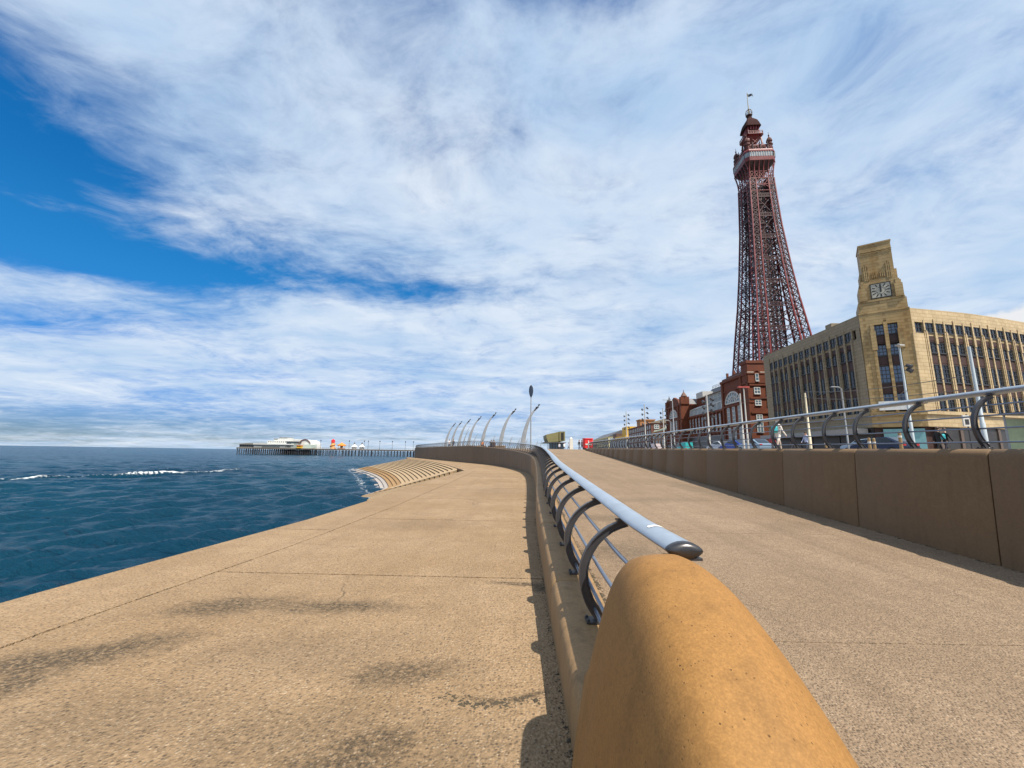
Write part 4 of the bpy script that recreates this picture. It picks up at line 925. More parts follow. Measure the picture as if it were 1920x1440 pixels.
for k in range(6):
    x = a[0]+(b_[0]-a[0])*k/5; q = MB(); q.box(x-.12, x+.12, Yp+.8, Yp+1, 2.37, a[1]); q.build('column', SHOP, fh)
q = MB(); q.box(pj(1020, 829)[0], pj(1061, 829)[0], Yp-1, Yp+13, pj(1040, 830.2)[1], pj(1040, 829.2)[1]); q.build('canopy', SLATE, fh)
# --- white obelisk and slim columns behind the pavilion
p = at(1071, 838, 260); q = MB(); q.loft([[(p[0]-s_, 260-s_, z), (p[0]+s_, 260-s_, z), (p[0]+s_, 260+s_, z), (p[0]-s_, 260+s_, z)] for s_, z in ((1.3, 2.3), (1.2, 3), (.85, 11.5), (.02, 12.4))], True, True)
tag(q.build('obelisk', M('pale_granite', (.55, .52, .46), .6)), 'pale stone obelisk standing right of the olive pavilion', 'obelisk')
GALV = M('galvanised', (.30, .31, .32), .45, .3, .1, 2); WPOLE = M('white_mast', (.36, .355, .34), .45, 0, .1, .6, 0, 1, .4, ((.35, .33, .3), 1.2, .4)); BLUP = M('pale_blue_mast', (.40, .46, .50), .5, 0, .12, .7, 0, 1, .4, ((.25, .26, .26), 1., .5))
DKL = M('lamp_dark', (.03, .03, .035), .4)
# --- red kiosk
p = at(1102, 838, 74); kz = 2.37; kk = thing('red_kiosk', 'bright red kiosk at the top of the ramp', 'kiosk', (p[0], 74, kz)); RED = M('kiosk_red', (.62, .02, .02), .45, 0, .08, 1)
q = MB(); q.prism([(p[0]+a, 74+c_) for a, c_ in octo(.82, .22)], kz+.35, kz+1.95); q.build('body', RED, kk)
q = MB(); q.prism([(p[0]+a, 74+c_) for a, c_ in octo(.9, .3)], kz+1.95, kz+2.1); q.build('roof', RED, kk)
q = MB(); q.box(p[0]-.55, p[0]+.55, 73.12, 73.2, kz+.9, kz+1.15); q.box(p[0]-.08, p[0]+.08, 73.10, 73.2, kz+.4, kz+1.7); q.build('white_board', WWH, kk)
for a in (-.6, .6):
    q = MB(); q.lathe((p[0]+a, 73.6, kz), [(.28, .0), (.32, .1), (.32, .3), (.28, .36)], 10); q.build('wheel', DKL, kk)
# ================================================================== lamps
heads_ = [(.86, -1), (.90, 1), (.93, -1), (.96, 1), (.985, -1)]
ORD = ['nearest and tallest', 'second', 'third', 'fourth', 'fifth', 'sixth', 'farthest']
for n_, (bx_, tx, ty, D) in enumerate([(979, 1011, 760, 66), (937, 967, 768, 77), (902, 930, 775, 88), (877, 902, 782, 98), (859, 882, 787, 108), (845, 866, 791, 116), (834, 854, 794, 122)]):
    b0 = at(bx_, 838, D); b0[2] = 2.37; tip = at(tx, ty, D)
    lb = ('nearest tall curved seafront lamp mast, overlapping the oval sign pole' if n_ == 0 else 'leftmost and shortest curved lamp mast at the tip of the headland' if n_ == 6 else 'curved seafront lamp mast bending inland, %s counted from the oval sign' % ORD[n_])
    L = thing('curved_lamp', lb, 'lamp post', b0, 'curved lamp masts on the headland')
    h_ = tip[2]-2.37; pts = []
    for t in np.linspace(0, 1, 22):
        c1 = b0+np.array([.05*h_, 0, h_*.45]); c2 = b0+np.array([.16*h_, 0, h_*.82]); pts.append((1-t)**3*b0+3*(1-t)**2*t*c1+3*(1-t)*t*t*c2+t**3*tip)
    pts = np.array(pts); q = MB(); secs = []
    for i, p in enumerate(pts):
        t = i/21; w_ = .40*(1-t)+.06; d_ = np.gradient(pts, axis=0)[i]; d_ /= np.linalg.norm(d_); nn = np.array([d_[2], 0, -d_[0]])
        secs.append([p+nn*w_*a+np.array([0, 1, 0])*w_*.45*c_ for a, c_ in ((-1, -.3), (-.4, -1), (.5, -1), (.9, 0), (.5, 1), (-.4, 1), (-1, .3))])
    q.loft(secs, True, True); q.build('mast', GALV, L, smooth=40)
    for f, sd in heads_:
        i = int(f*21); p = pts[i]; e = p+np.array([.12*sd+.1, -.1, .30*(1 if sd > 0 else -.6)])*(h_/8); q = MB(); q.bar(p, e, .06)
        ax = np.array([.35, -.2, .05]); q.tube([e-ax*.25, e+ax*.40], [.12, .08], 8); q.build('lamp_head', DKL, L)
BL = [(868, 882, 798, 100), (866, 881, 806, 104), (876, 888, 808, 96), (886, 898, 811, 88), (903, 913, 815, 84), (921, 930, 816, 80), (938, 946, 817, 76), (954, 962, 818, 72), (970, 977, 820, 70), (984, 991, 821, 68), (1005, 1009, 825, 84), (1012, 1017, 825, 88)]
for n_, (bx_, tx, ty, D) in enumerate(BL):
    b0 = at(bx_, 838, D); b0[2] = 2.37; tip = at(tx, ty, D); h_ = tip[2]-2.37; pts = []
    for t in np.linspace(0, 1, 12): pts.append((1-t)**2*b0+2*(1-t)*t*(b0+np.array([.08*h_, 0, h_*.7]))+t*t*tip)
    q = MB(); q.tube(pts, [.11*(1-i/14) for i in range(12)], 7); q.build
    o = thing('wind_sculpture', 'short curved steel blade among the headland seats, number %s from the left of its row' % ['one', 'two', 'three', 'four', 'five', 'six', 'seven', 'eight', 'nine', 'ten', 'eleven', 'twelve'][n_], 'sculpture', b0, 'short curved blades on the headland')
    q.build('blade', GALV, o, smooth=True); q = MB(); q.lathe(b0, [(.22, 0), (.22, .03), (.1, .05)], 8); q.build('base_plate', GALV, o)
# oval sign on a tall pole
D = 52; b0 = at(995, 838, D); b0[2] = zr(D); ov = thing('oval_sign', 'dark oval sign on a very tall thin grey pole', 'sign', b0); tp_ = at(997, 746, D); t2 = at(997.3, 722, D)
q = MB(); q.tube([b0, (b0[0], D, tp_[2])], [.09, .06], 8); q.build('pole', GALV, ov)
hz = (t2[2]-tp_[2]); prof = [(.02, 0), (.10, .08), (.21, .25), (.28, .48), (.275, .66), (.22, .85), (.12, .96), (.02, 1.0)]
q = MB(); q.loft([[(b0[0]+r*math.cos(a), D+.06*math.sin(a), tp_[2]+hz*z) for a in np.linspace(0, 2*math.pi, 17)[:-1]] for r, z in prof], True, True); q.build('oval_panel', M('sign_navy', (.018, .028, .05), .35), ov, smooth=True)
# straight masts and lamp columns behind the retaining wall
def gz(p): return up(min(p[1], 66)) if p[0] < 41 else 2.37
def mast(label, bx_, tx, ty, D, r, mat, kind):
    b0 = at(bx_, 838, D); b0[2] = gz(b0); top = at(tx, ty, D)[2]; L = thing('lamp_post' if kind != 'plain' else 'tram_pole', label, 'lamp post' if kind != 'plain' else 'pole', b0)
    x, y = b0[0], b0[1]; h_ = top-b0[2]; r *= .8
    q = MB(); q.tube([(x, y, b0[2]), (x, y, b0[2]+h_*.28), (x, y, b0[2]+h_*.285), (x, y, top)], [r, r, r*.8, r*.62], 12); q.build('shaft', mat, L, smooth=40)
    q = MB(); q.lathe((x, y, b0[2]), [(r*1.8, 0), (r*1.8, .05), (r*1.2, .12)], 12); q.build('base_plate', mat, L)
    if kind == 'spots':
        for k in range(4):
            z = top-h_*(.10+.105*k)
            for sd in (-1, 1):
                q = MB(); q.bar((x, y, z+.15*sd), (x+sd*r*2.6, y-.05, z+.15*sd), .05); c_ = np.array([x+sd*r*3.6, y-.1, z+.15*sd]); q.tube([c_+np.array([0, .15, .1])*r*6, c_+np.array([sd*.3, -1, -.6])*r*2.2], [r*1.3, r*1.0], 8); q.build('spotlight', DKL, L)
    if kind == 'head':
        q = MB(); q.tube([(x, y, top), (x-r*2, y, top+.08), (x-r*9, y-.1, top+.12)], [r*.5, r*.45, r*.4], 8); q.build('arm', mat, L); q = MB(); q.loft([[(x-r*9+a*r*5, y-.1+b_*.13, top+.12+c_*.06) for a, b_, c_ in ((s_, -1, 0), (s_, 0, 1), (s_, 1, 0), (s_, 0, -.6))] for s_ in (-1, -.6, .6, 1)], True, True); q.build('lamp_head', GALV, L)
    if kind == 'flood':
        for z in (top-h_*.19, top-h_*.23):
            q = MB(); q.bar((x, y, z), (x+.22, y-.05, z), .04); q.tube([(x+.2, y, z+.06), (x+.28, y-.15, z-.07)], [.07, .11], 8); q.build('floodlight', DKL, L)
        q = MB(); q.tube([(x, y, top), (x-.2, y-.2, top+.05)], .05, 6); q.bar((x+.05, y-.1, top+.03), (x-.32, y-.25, top+.0), .18, .06); q.build('lamp_head', WPOLE, L)
    if kind == 'cap':
        q = MB(); q.bar((x-.5, y, top), (x+.5, y, top), .25, .12); q.build('lamp_head', M('lamp_red', (.3, .05, .04), .4), L)
mast('white mast with four pairs of spotlights, farthest left of the masts', 1176, 1176, 772, 92, .16, WPOLE, 'spots')
mast('white mast with four pairs of spotlights in front of the brown brick hotel', 1211, 1210, 758, 78, .16, WPOLE, 'spots')
mast('white mast with spotlights at the left corner of the brick hall', 1246, 1245, 765, 66, .14, WPOLE, 'spots')
mast('slim lamp column with flat head before the left arched window of the brick hall', 1265, 1263, 752, 56, .12, GALV, 'head')
mast('short grey lamp with curved neck left of the brick hall arch', 1259, 1258, 790, 60, .08, GALV, 'head')
mast('thick white mast with spotlights in front of the glazed gallery', 1331, 1328, 741, 44, .15, WPOLE, 'spots')
mast('white tram pole, left of the close pair before the brick hall', 1395, 1392, 738, 38, .13, WPOLE, 'plain')
mast('lamp column with reddish head, right of the close pair before the brick hall', 1403, 1399, 726, 36, .11, WPOLE, 'cap')
mast('cream tram pole in front of the west side of the store', 1520, 1515, 737, 33, .13, M('cream_pole', (.62, .55, .40), .5), 'plain')
mast('slim lamp column with side arm left of the store corner', 1591, 1581, 729, 36, .09, GALV, 'head')
mast('pale blue lamp column with floodlights in front of the clock tower', 1714, 1683, 650, 18, .078, BLUP, 'flood')
mast('thick grey and blue tram pole nearest the camera at the right', 1850, 1817, 650, 14, .088, BLUP, 'plain')
# overhead wires
def wire(label, p, q_, sag=.25):
    p, q_ = np.array(p), np.array(q_); pts = [p*(1-t)+q_*t-TZ*sag*4*t*(1-t) for t in np.linspace(0, 1, 15)]
    m_ = MB(); m_.tube(pts, .016, 5); tag(m_.build('overhead_wire', DKL), label, 'wire')
def ph(bx_, D, z): p = at(bx_, 838, D); return (p[0], p[1], z)
wire('upper tram wire between the cream pole and the thick grey pole', ph(1520, 33, 7.0), ph(1850, 14, 4.6)); wire('lower tram wire between the cream pole and the thick grey pole', ph(1520, 33, 6.5), ph(1850, 14, 4.1))
wire('tram wire between the white tram pole and the cream pole', ph(1395, 38, 6.9), ph(1520, 33, 6.9), .1); wire('tram wire from the store corner to the blue lamp column', FC.P(3, 11.9, .5), ph(1714, 18, 4.7), .15)
# ================================================================== pier
PY = 338.
def pz(y, x=620): return at(x, y, PY)[2]
def px_(x): return at(x, 840, PY)[0]
IRN = M('pier_iron', (.035, .034, .036), .7); DECK = M('pier_deck', (.17, .14, .11), .8, 0, .2, .3); PWH = M('pier_white', (.55, .55, .52), .6, 0, .06, .2); PGR = M('pier_grey', (.22, .23, .22), .6, 0, .2, .1)
pier = thing('pier', 'long iron pier on many dark legs reaching out over the sea', 'pier', (px_(620), PY, SEAZ))
x0, x1 = px_(457), px_(835); ztop = lambda x: float(np.interp(x, [x0, x1], [at(457, 840, PY)[2], at(835, 843.2, PY)[2]]))
zd = 3.0
q = MB(); q.box(x0, px_(592), PY-9, PY+24, zd-.7, zd); q.box(px_(592), x1, PY-2, PY+8, zd-.75, zd-.05); q.build('deck', DECK, pier)
q = MB(); q.box(x0, x1, PY-2.3, PY-2.02, zd-1.1, zd-.6); q.box(x0, px_(592), PY-9.3, PY-9.02, zd-1.1, zd-.5); q.build('girder', IRN, pier)
pm_ = MB(); pm_.lathe((0, 0, 0), [(.30, -5), (.30, -1.2), (.36, -1.1), (.22, -1.0), (.22, 0)], 7); PILE = pm_.mesh('pile', IRN)
k = 0; x = x0+.6
while x < x1:
    left = x < px_(592)
    for dy in ((-8.4, -3, 3, 12) if left else (-1.6, 6.5)): place('pile', PILE, pier, np.array([x, PY+dy, zd-.6])-origin(pier))
    x += 1.75 if left else (2.5 if k % 5 else 3.4); k += 1
q = MB()
x = x0+.6
while x < x1-3:
    y_ = PY-8.4 if x < px_(592) else PY-1.6
    q.bar((x, y_, SEAZ+.3), (x+2.5, y_, zd-1.0), .13); q.bar((x+2.5, y_, SEAZ+.3), (x, y_, zd-1.0), .13); x += 5.0
tag(q.build('cross_bracing', IRN, pier), kind='stuff')
q = MB(); q.bar((px_(592), PY-1.9, zd+1.1), (x1, PY-1.9, zd+1.1), .12); q.bar((px_(592), PY-1.9, zd+.55), (x1, PY-1.9, zd+.55), .08)
x = px_(592)
while x < x1: q.bar((x, PY-1.9, zd), (x, PY-1.9, zd+1.1), .09); x += 1.6
q.build('pier_rail', PGR, pier)
def zx(a): return px_(440+a/5.333)
def zy(b_): return pz(790+b_/5.333+1.0)
pv = thing('pier_pavilion', 'white stepped pavilion with arched gable on the end of the pier', 'building', (zx(480), PY, zd))
def pbox(name, mat, a0, a1, b0_, b1_, y0=-6, y1=16, parent=pv):
    q = MB(); q.box(zx(a0), zx(a1), PY+y0, PY+y1, max(zd+.004, zy(b1_)), zy(b0_)); return q.build(name, mat, parent)
w1 = pbox('wall', PWH, 335, 620, 198, 268, -2, 18); pbox('upper_wall', PWH, 385, 600, 178, 198, 0, 16); pbox('upper_wall', PWH, 422, 505, 162, 178, 2, 12); pbox('roof_edge', PGR, 420, 507, 160, 164, 1.6, 12.4); pbox('roof_edge', PGR, 383, 424, 175, 180, -.4, 16)
q = MB(); q.extr([(zx(600), zd), (zx(790), zd), (zx(778), zy(222)), (zx(760), zy(195)), (zx(725), zy(182)), (zx(690), zy(186)), (zx(600), zy(186))], (0, PY-4, 0), (1, 0, 0), TZ, (0, 1, 0), 18); q.build('hall', PWH, pv)
q = MB(); pr = None
for a, b_ in ((668, 215), (685, 193), (705, 184), (725, 180), (745, 186), (762, 198), (778, 220)):
    p = np.array([zx(a), PY-4.3, zy(b_)])
    if pr is not None: q.bar(pr, p, .55)
    pr = p
q.build('gable_arch', M('pier_brown', (.12, .05, .04), .7), pv)
for i in range(9): pbox('window', WFR, 345+21*i, 353+21*i, 204, 213, -2.15, -1.9)
pbox('veranda', PGR, 250, 560, 238, 268, -8, -2); pbox('veranda_roof', PWH, 245, 640, 228, 239, -8.6, -2)
pbox('glazed_front', glass_mat('pier_glass', (.08, .09, .09), .2), 330, 505, 246, 262, -8.2, -7.9)
pbox('grey_annexe', M('sage_grey', (.27, .30, .27), .6), 565, 680, 208, 268, -8, 4); pbox('annexe_roof', SLATE, 560, 690, 203, 209, -8.6, 4.5)
for i in range(3): pbox('annexe_window', WFR, 572+14*i, 582+14*i, 222, 262, -8.15, -7.9)
pbox('lean_to', M('pale_green', (.42, .48, .42), .6), 715, 808, 232, 268, -7, 2)
sd = thing('pier_shelter', 'low dark roofed shelter at the seaward tip of the pier', 'shelter', (zx(200), PY, zd)); pbox('wall', PGR, 100, 300, 240, 268, -7, 18, sd)
q = MB(); q.extr([(zx(96), zy(240)), (zx(310), zy(240)), (zx(300), zy(222)), (zx(180), zy(225)), (zx(110), zy(234))], (0, PY-8, 0), (1, 0, 0), TZ, (0, 1, 0), 27); q.build('roof', M('shelter_roof', (.20, .19, .17), .7), sd)
for i in range(8): pbox('opening', IRN, 108+22*i, 122+22*i, 246, 262, -7.15, -6.9, sd)
st_ = thing('snack_stall', 'yellow stall beside the pier pavilion', 'stall', (zx(700), PY-5, zd)); pbox('body', YEL, 682, 722, 246, 268, -10, -6, st_); pbox('awning', M('stall_red', (.5, .12, .03), .6), 680, 724, 240, 247, -10.4, -5.8, st_)
ORG_ = M('ride_orange', (.62, .22, .03), .5)
hs_ = thing('helter_skelter', 'orange helter skelter with red cone top on the pier', 'ride', (zx(963), PY+3, zd)); H0 = zy(205)-zd
q = MB(); q.lathe((zx(963), PY+3, zd), [(1.9, 0), (1.25, H0*.9), (1.25, H0)], 12); q.build('tower', M('ride_cream', (.62, .34, .12), .5), hs_)
q = MB(); q.lathe((zx(963), PY+3, zd+H0), [(1.7, 0), (1.5, .5), (1.5, 1.8), (.1, 2.9)], 12); q.build('cone_top', RED, hs_)
q = MB(); q.tube([(zx(963)+(2.3-.8*t)*math.cos(9*t), PY+3+(2.3-.8*t)*math.sin(9*t), zd+.3+(H0-.6)*t) for t in np.linspace(0, 1, 50)], .42, 6); q.build('slide', ORG_, hs_)
cr_ = thing('carousel', 'small orange carousel next to the helter skelter', 'ride', (zx(1053), PY+3, zd)); q = MB(); q.lathe((zx(1053), PY+3, zd), [(3.0, 0), (3.0, .4), (1.0, .5), (1.0, 3.0)], 14); q.build('platform', M('ride_brown', (.28, .12, .04), .6), cr_)
q = MB(); q.lathe((zx(1053), PY+3, zd+2.4), [(3.4, 0), (3.4, .8), (2.2, 1.6), (.3, 2.6), (.05, 3.2)], 14); q.build('canopy', ORG_, cr_)
for a in range(8): q = MB(); q.tube([(zx(1053)+2.6*math.cos(a*.785), PY+3+2.6*math.sin(a*.785), zd+.4), (zx(1053)+2.6*math.cos(a*.785), PY+3+2.6*math.sin(a*.785), zd+2.5)], .09, 5); q.build('pole', YEL, cr_)
for n_, a in enumerate((1182, 1258)):
    k_ = thing('pier_kiosk', 'white pagoda roofed kiosk on the pier, %s of the two' % ('left' if n_ == 0 else 'right'), 'kiosk', (zx(a), PY+3, zd), 'pagoda kiosks on the pier')
    q = MB(); q.lathe((zx(a), PY+3, zd), [(1.9, 0), (1.9, 1.7)], 8); q.build('body', PWH, k_); q = MB(); q.lathe((zx(a), PY+3, zd+1.7), [(2.9, 0), (2.8, .2), (1.7, 1.1), (.9, 1.5), (.7, 2.6)], 8); q.build('roof', M('pier_pale_grey', (.55, .56, .57), .6), k_); q = MB(); q.lathe((zx(a), PY+3, zd+4.3), [(.7, 0), (.8, .2), (.4, .8), (.08, 1.2), (.05, 2.0)], 8); q.build('finial', IRN, k_)
for n_, a in enumerate((865, 1150, 1300, 1340, 1455, 1580, 1710, 1790)):
    l_ = thing('pier_lamp', 'thin lamp post on the pier, number %s from the seaward end' % ['one', 'two', 'three', 'four', 'five', 'six', 'seven', 'eight'][n_], 'lamp post', (zx(a), PY-1.6, zd-.05), 'lamp posts along the pier')
    q = MB(); q.tube([(zx(a), PY-1.6, zd-.05), (zx(a), PY-1.6, zd+6)], [.14, .09], 6); q.build('shaft', IRN, l_); q = MB(); q.lathe((zx(a), PY-1.6, zd+6), [(.15, 0), (.42, .3), (.42, .8), (.1, 1.1)], 8); q.build('lantern', IRN, l_)
# ================================================================== people
SKIN = M('skin', (.48, .28, .19), .6, 0, .05); HAIRM = M('hair_brown', (.06, .035, .02), .6)
def skin_mesh(name, nodes, edges_):
    me = bpy.data.meshes.new(name); me.from_pydata([n_[0] for n_ in nodes], edges_, []); o = bpy.data.objects.new(name, me); COL.objects.link(o)
    md = o.modifiers.new('s', 'SKIN')
    for v, n_ in zip(me.skin_vertices[0].data, nodes): v.radius = (n_[1], n_[1] if len(n_) < 3 else n_[2])
    me.skin_vertices[0].data[0].use_root = True
    sb = o.modifiers.new('u', 'SUBSURF'); sb.levels = 2
    dg = bpy.context.evaluated_depsgraph_get(); out = bpy.data.meshes.new_from_object(o.evaluated_get(dg)); bpy.data.objects.remove(o); return out
def person(label, loc, rz, top_c, leg_c, stride=.2, coat=False, seated=False, group=None, hair=(.06, .035, .02), arm=.15, h=1.0, bag=None):
    hz_ = .93 if not seated else .47
    up_ = hz_
    nd = [((0, 0, up_), .145, .11), ((0, 0, up_+.24), .135, .10), ((0, .01, up_+.45), .165, .105), ((0, .01, up_+.56), .06, .06), ((0, -.02, up_+.66), .085, .10), ((0, -.02, up_+.78), .078, .095)]
    eg = [(0, 1), (1, 2), (2, 3), (3, 4), (4, 5)]
    for s_ in (-1, 1):
        k = len(nd); f = stride*s_
        if seated: leg = [((.09*s_, -.04, up_-.02), .088), ((.11*s_, -.45, up_+.02), .065), ((.11*s_, -.48, .08), .042), ((.11*s_, -.62, .05), .04)]
        else: leg = [((.09*s_, 0, up_-.08), .088), ((.10*s_, -f*.55, .48), .062), ((.10*s_, -f*.75+(.06 if f < 0 else 0), .09), .042), ((.10*s_, -f*.75-.13, .045), .038)]
        nd += leg; eg += [(0, k), (k, k+1), (k+1, k+2), (k+2, k+3)]
        k = len(nd); g_ = -arm*s_
        nd += [((.19*s_, .01, up_+.44), .058), ((.24*s_, -g_*.5+.02, up_+.18), .044), ((.24*s_, -g_*1.2-.06, up_-.05), .034), ((.235*s_, -g_*1.3-.09, up_-.15), .036)]; eg += [(2, k), (k, k+1), (k+1, k+2), (k+2, k+3)]
    me = skin_mesh('body', nd, eg); tm = M('cloth_%d%d%d' % tuple(int(c_*99) for c_ in top_c), top_c, .85); lm = M('cloth_%d%d%d' % tuple(int(c_*99) for c_ in leg_c), leg_c, .85)
    for m_ in (SKIN, tm, lm, M('shoe_dark', (.03, .025, .02), .6), M('hair_%d' % int(hair[0]*1000), hair, .6)): me.materials.append(m_)
    for p in me.polygons:
        c_ = p.center; z = c_.z; p.use_smooth = True; leg_z = up_-(.35 if coat else .06)
        if z > up_+.60: p.material_index = 4 if (z > up_+.80 or c_.y > .01) else 0
        elif z > up_+.53: p.material_index = 0
        elif abs(c_.x) > .2 and z < up_-.09: p.material_index = 0
        elif seated and c_.y < -.12 and z > .1: p.material_index = 2
        elif z > leg_z or (abs(c_.x) > .17 and z > up_-.1): p.material_index = 1
        elif z < .085: p.material_index = 3
        else: p.material_index = 2
    root = thing('person', label, 'person', loc, group); o = place('body', me, root); root.rotation_euler = (0, 0, rz); root.scale = (h, h, h)
    q = MB(); q.lathe((0, -.01, up_+.70), [(.088, 0), (.10, .07), (.085, .13), (.04, .165)], 10); ob = q.mesh('hair', M('hair_%d' % int(hair[0]*1000), hair, .6), smooth=True); place('hair', ob, root)
    q = MB(); q.add([(-.015, -.105, up_+.70), (.015, -.105, up_+.70), (0, -.14, up_+.69), (0, -.105, up_+.74)], [(0, 1, 2), (1, 3, 2), (3, 0, 2)]); place('nose', q.mesh('nose', SKIN), root)
    if bag:
        q = MB(); q.lathe((0, .19, up_+.05), [(.09, 0), (.15, .06), (.15, .28), (.10, .38)], 8); place('backpack', q.mesh('backpack', M('bag_%d' % int(bag[0]*99), bag, .7)), root)
    return root
def gp(px, D): p = at(px, 838, D); p[2] = zr(D) if False else gz(p); return p
person('person in white jacket and teal top walking behind the right railing', gp(1461, 22.5), math.radians(100), (.66, .62, .58), (.45, .38, .32), .28, True, h=1.02, hair=(.5, .45, .4), bag=(.03, .36, .40))
person('person in bright pink top at the right edge beside the shelter', gp(1907, 24), math.radians(200), (.75, .10, .22), (.06, .05, .06), .15, h=.98)
person('person in black coat walking left of the one with the blue bag', gp(1762, 27), math.radians(80), (.012, .012, .014), (.015, .015, .018), .3, True)
person('person in black with a blue bag near the thick pole', gp(1775, 28), math.radians(95), (.015, .015, .018), (.03, .03, .04), .3, bag=(.03, .25, .5))
person('pedestrian in pale blue shirt before the store canopy', gp(1513, 36), math.radians(-80), (.35, .42, .6), (.04, .05, .08), .25)
person('pedestrian in dark jacket before the store shops', gp(1487, 38), math.radians(70), (.03, .03, .035), (.05, .05, .06), .25)
person('pedestrian in red top in front of the brick hall', gp(1449, 40), math.radians(90), (.4, .05, .08), (.05, .05, .06), .2)
for px0, D, c1, c2, lb in [(842, 82, (.55, .5, .5), (.05, .05, .08), 'person in pale top standing at the rail, left of the pair on the headland'), (850, 81, (.02, .02, .025), (.02, .02, .03), 'person in dark clothes standing at the rail, right of the pair on the headland')]:
    p = at(px0, 838, D); p[2] = 2.37; person(lb, p, math.radians(20), c1, c2, .05)
p = at(921, 838, 60.5); p[2] = zr(60.5)+.45; person('person in black sitting on the wall seat under the third curved lamp', (p[0], p[1], zr(60.5)), 0, (.015, .015, .018), (.02, .02, .025), seated=True)
p = at(926, 838, 60.3); person('person in brown coat sitting beside the one in black on the headland', (p[0], p[1], zr(60.3)), math.radians(-20), (.10, .05, .035), (.03, .03, .04), seated=True)
p = at(905, 838, 68); person('person in orange top sitting on the headland left of the two in dark coats', (p[0], p[1], 2.37), math.radians(15), (.45, .16, .05), (.06, .05, .05), seated=True)
for px0, D, c1, lb in [(1086, 72, (.05, .05, .06), 'person in dark clothes left of the red kiosk'), (1091, 74, (.25, .2, .2), 'person in grey top right beside the red kiosk'), (1066, 90, (.3, .32, .4), 'person in pale blue walking in front of the obelisk'), (1058, 92, (.6, .6, .6), 'person in white near the pavilion base'), (1049, 95, (.5, .5, .55), 'person in pale grey before the pavilion glass')]:
    p = at(px0, 838, D); p[2] = 2.37; person(lb, p, random.uniform(0, 6), c1, (.04, .04, .06), .2)
# seats on the headland
TIMB = M('seat_timber', (.42, .25, .10), .6, 0, .2, 3)
for px0, D, lb in [(903, 70, 'pale timber seat block beneath the third curved lamp'), (939, 62.5, 'pale timber seat block beneath the second curved lamp'), (924, 61.2, 'timber seat block under the two people in dark coats')]:
    p = at(px0, 838, D); z = 2.37 if D > 65 else zr(D); s_ = thing('timber_seat', lb, 'seat', (p[0], p[1], z)); q = MB(); q.box(p[0]-.8, p[0]+.8, p[1]-.28, p[1]+.28, z+.36, z+.45); q.build('seat_board', TIMB, s_); q = MB(); q.box(p[0]-.7, p[0]+.7, p[1]-.22, p[1]+.22, z+.002, z+.36); q.build('base', M('seat_base', (.3, .22, .15), .8), s_)
# ================================================================== road side: cars, bollards, shelter, sign
TYRE = M('tyre', (.02, .02, .02), .8); CGL = glass_mat('car_glass', (.02, .025, .03), .05); HL = M('headlamp', (.6, .6, .6), .15); TL = M('tail_lamp', (.35, .01, .01), .25)
def car(label, loc, rz, col, van=False):
    r = thing('parked_car', label, 'car', loc, 'cars on the seafront road'); r.rotation_euler = (0, 0, rz); pm = M('car_%d_%d_%d' % tuple(int(c_*99) for c_ in col), col, .25, .2, .02)
    if van: side = [(-2.4, .35), (2.35, .35), (2.45, .8), (2.1, 1.15), (1.45, 2.0), (-2.4, 2.05)]
    else: side = [(-2.1, .35), (2.1, .32), (2.2, .62), (2.05, .82), (1.15, .95), (.45, 1.38), (-.9, 1.46), (-1.75, 1.02), (-2.15, .95), (-2.2, .6)]
    q = MB(); secs = []
    for y, k in ((-.88, .96), (-.82, 1.0), (.82, 1.0), (.88, .96)):
        secs.append([(a*k, y*(1 if z < 1 else .86), .35+(z-.35)*k) for a, z in side])
    q.loft(secs, True, True); place('body', q.mesh('body', pm, smooth=30), r)
    gl = ([(1.95, 1.2), (1.42, 1.92), (.4, 1.92), (.4, 1.2)] if van else [(1.0, .98), (.42, 1.33), (-.86, 1.40), (-1.55, 1.02)])
    for s_ in (-1, 1):
        q = MB(); q.extr(gl, (0, s_*(.79 if not van else .80), 0), (1, 0, 0), TZ, (0, s_, 0), .02); place('side_window', q.mesh('side_window', CGL), r)
        for a in (-1.35, 1.35):
            q = MB(); q.tube([(a, s_*.66, .32), (a, s_*.885, .32)], .32, 16); w_ = place('wheel', q.mesh('wheel', TYRE), r); q = MB(); q.tube([(a, s_*.86, .32), (a, s_*.90, .32)], .19, 12); place('rim', q.mesh('rim', GALV), w_)
        q = MB(); q.box(2.05, 2.19, s_*.62-.17, s_*.62+.17, .62, .76); place('headlight', q.mesh('headlight', HL), r); q = MB(); q.box(-2.41 if van else -2.2, -2.1, s_*.66-.14, s_*.66+.14, .72, .92); place('tail_light', q.mesh('tail_light', TL), r)
    if not van:
        for g4, nm in (([(1.12, .96), (.47, 1.37)], 'windscreen'), ([(-1.72, 1.03), (-.93, 1.45)], 'rear_window')):
            (a0, z0), (a1, z1) = g4; q = MB(); dx = .03 if nm == 'windscreen' else -.03; q.add([(a0+dx, -.66, z0+.03), (a0+dx, .66, z0+.03), (a1+dx, .6, z1+.0), (a1+dx, -.6, z1+.0)], [(0, 1, 2, 3)]); place(nm, q.mesh(nm, CGL), r)
    return r
def rd(px, D): p = at(px, 838, D); p[2] = up(min(p[1], 66))-.12; return p
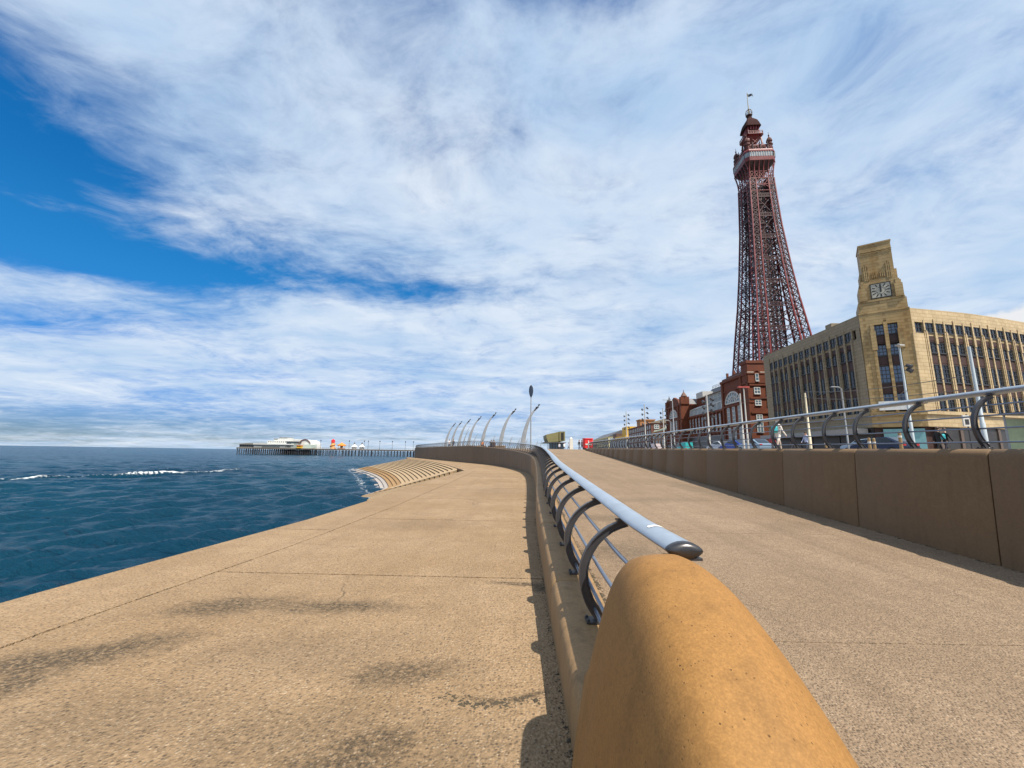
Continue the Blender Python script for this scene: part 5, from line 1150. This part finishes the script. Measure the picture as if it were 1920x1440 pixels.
for px0, D, rz, col, van, lb in [(1655, 35, 100, (.015, .025, .06), 0, 'dark blue car waiting before the teal shutter of the store'), (1628, 39, 95, (.35, .42, .5), 0, 'pale blue car behind the dark blue one'), (1380, 52, 95, (.03, .06, .3), 0, 'blue car before the right pavilion of the brick hall'), (1350, 58, 92, (.5, .52, .55), 0, 'silver car in front of the glazed gallery'), (1415, 47, 92, (.25, .35, .45), 0, 'grey blue car next to the close pair of poles'), (1228, 96, 90, (.6, .5, .5), 1, 'pale van beyond the white masts'), (1283, 84, 90, (.03, .35, .35), 1, 'teal van in front of the brick hall'), (1222, 104, 90, (.5, .02, .1), 0, 'crimson car next to the pale van')]:
    car(lb, rd(px0, D), math.radians(rz), col, bool(van))
for px0, D, lb in [(1690, 20, 'yellow bollard with striped top close to the blue lamp column'), (1631, 22, 'yellow bollard, left of the short pair before the dark car'), (1640, 22.5, 'yellow bollard, right of the short pair before the dark car'), (1549, 27, 'yellow bollard on its own before the store canopy')]:
    p = gp(px0, D); b_ = thing('bollard', lb, 'bollard', p, 'bollards on the upper promenade'); hgt = 1.0 if px0 == 1690 else .75
    q = MB(); q.lathe(p, [(.075, 0), (.065, hgt), (.04, hgt+.05)], 10); q.build('post', M('bollard_timber', (.24, .16, .07), .6), b_); q = MB(); q.lathe(p+TZ*(hgt-.25), [(.076, 0), (.076, .1)], 10); q.build('band', WWH, b_)
p = gp(1968, 23); sh = thing('tram_shelter', 'glass tram shelter with flat dark roof at the right edge', 'shelter', p)
q = MB(); q.box(p[0]-1.6, p[0]+1.6, p[1]-.8, p[1]+.8, p[2]+2.3, p[2]+2.42); q.build('roof', SHOP, sh)
for a in (-1.4, 1.4):
    for c_ in (-.7, .7): q = MB(); q.tube([(p[0]+a, p[1]+c_, p[2]), (p[0]+a, p[1]+c_, p[2]+2.3)], .05, 8); q.build('post', GALV, sh)
q = MB(); q.box(p[0]-1.35, p[0]+1.35, p[1]+.68, p[1]+.72, p[2]+.3, p[2]+2.1); q.build('glass_panel', M('shelter_glass', (.42, .48, .25), .15), sh)
p = gp(1822, 20); sg = thing('stop_sign', 'small white stop sign on a thin post near the thick pole', 'sign', p); q = MB(); q.tube([p, p+TZ*1.95], .03, 8); q.build('post', DKL, sg); q = MB(); q.box(p[0]-.22, p[0]+.1, p[1]-.03, p[1]+.03, p[2]+1.35, p[2]+1.9); q.build('plate', WWH, sg); q = MB(); q.box(p[0]-.14, p[0]+.04, p[1]-.045, p[1]-.03, p[2]+1.45, p[2]+1.7); q.build('symbol', DKL, sg)
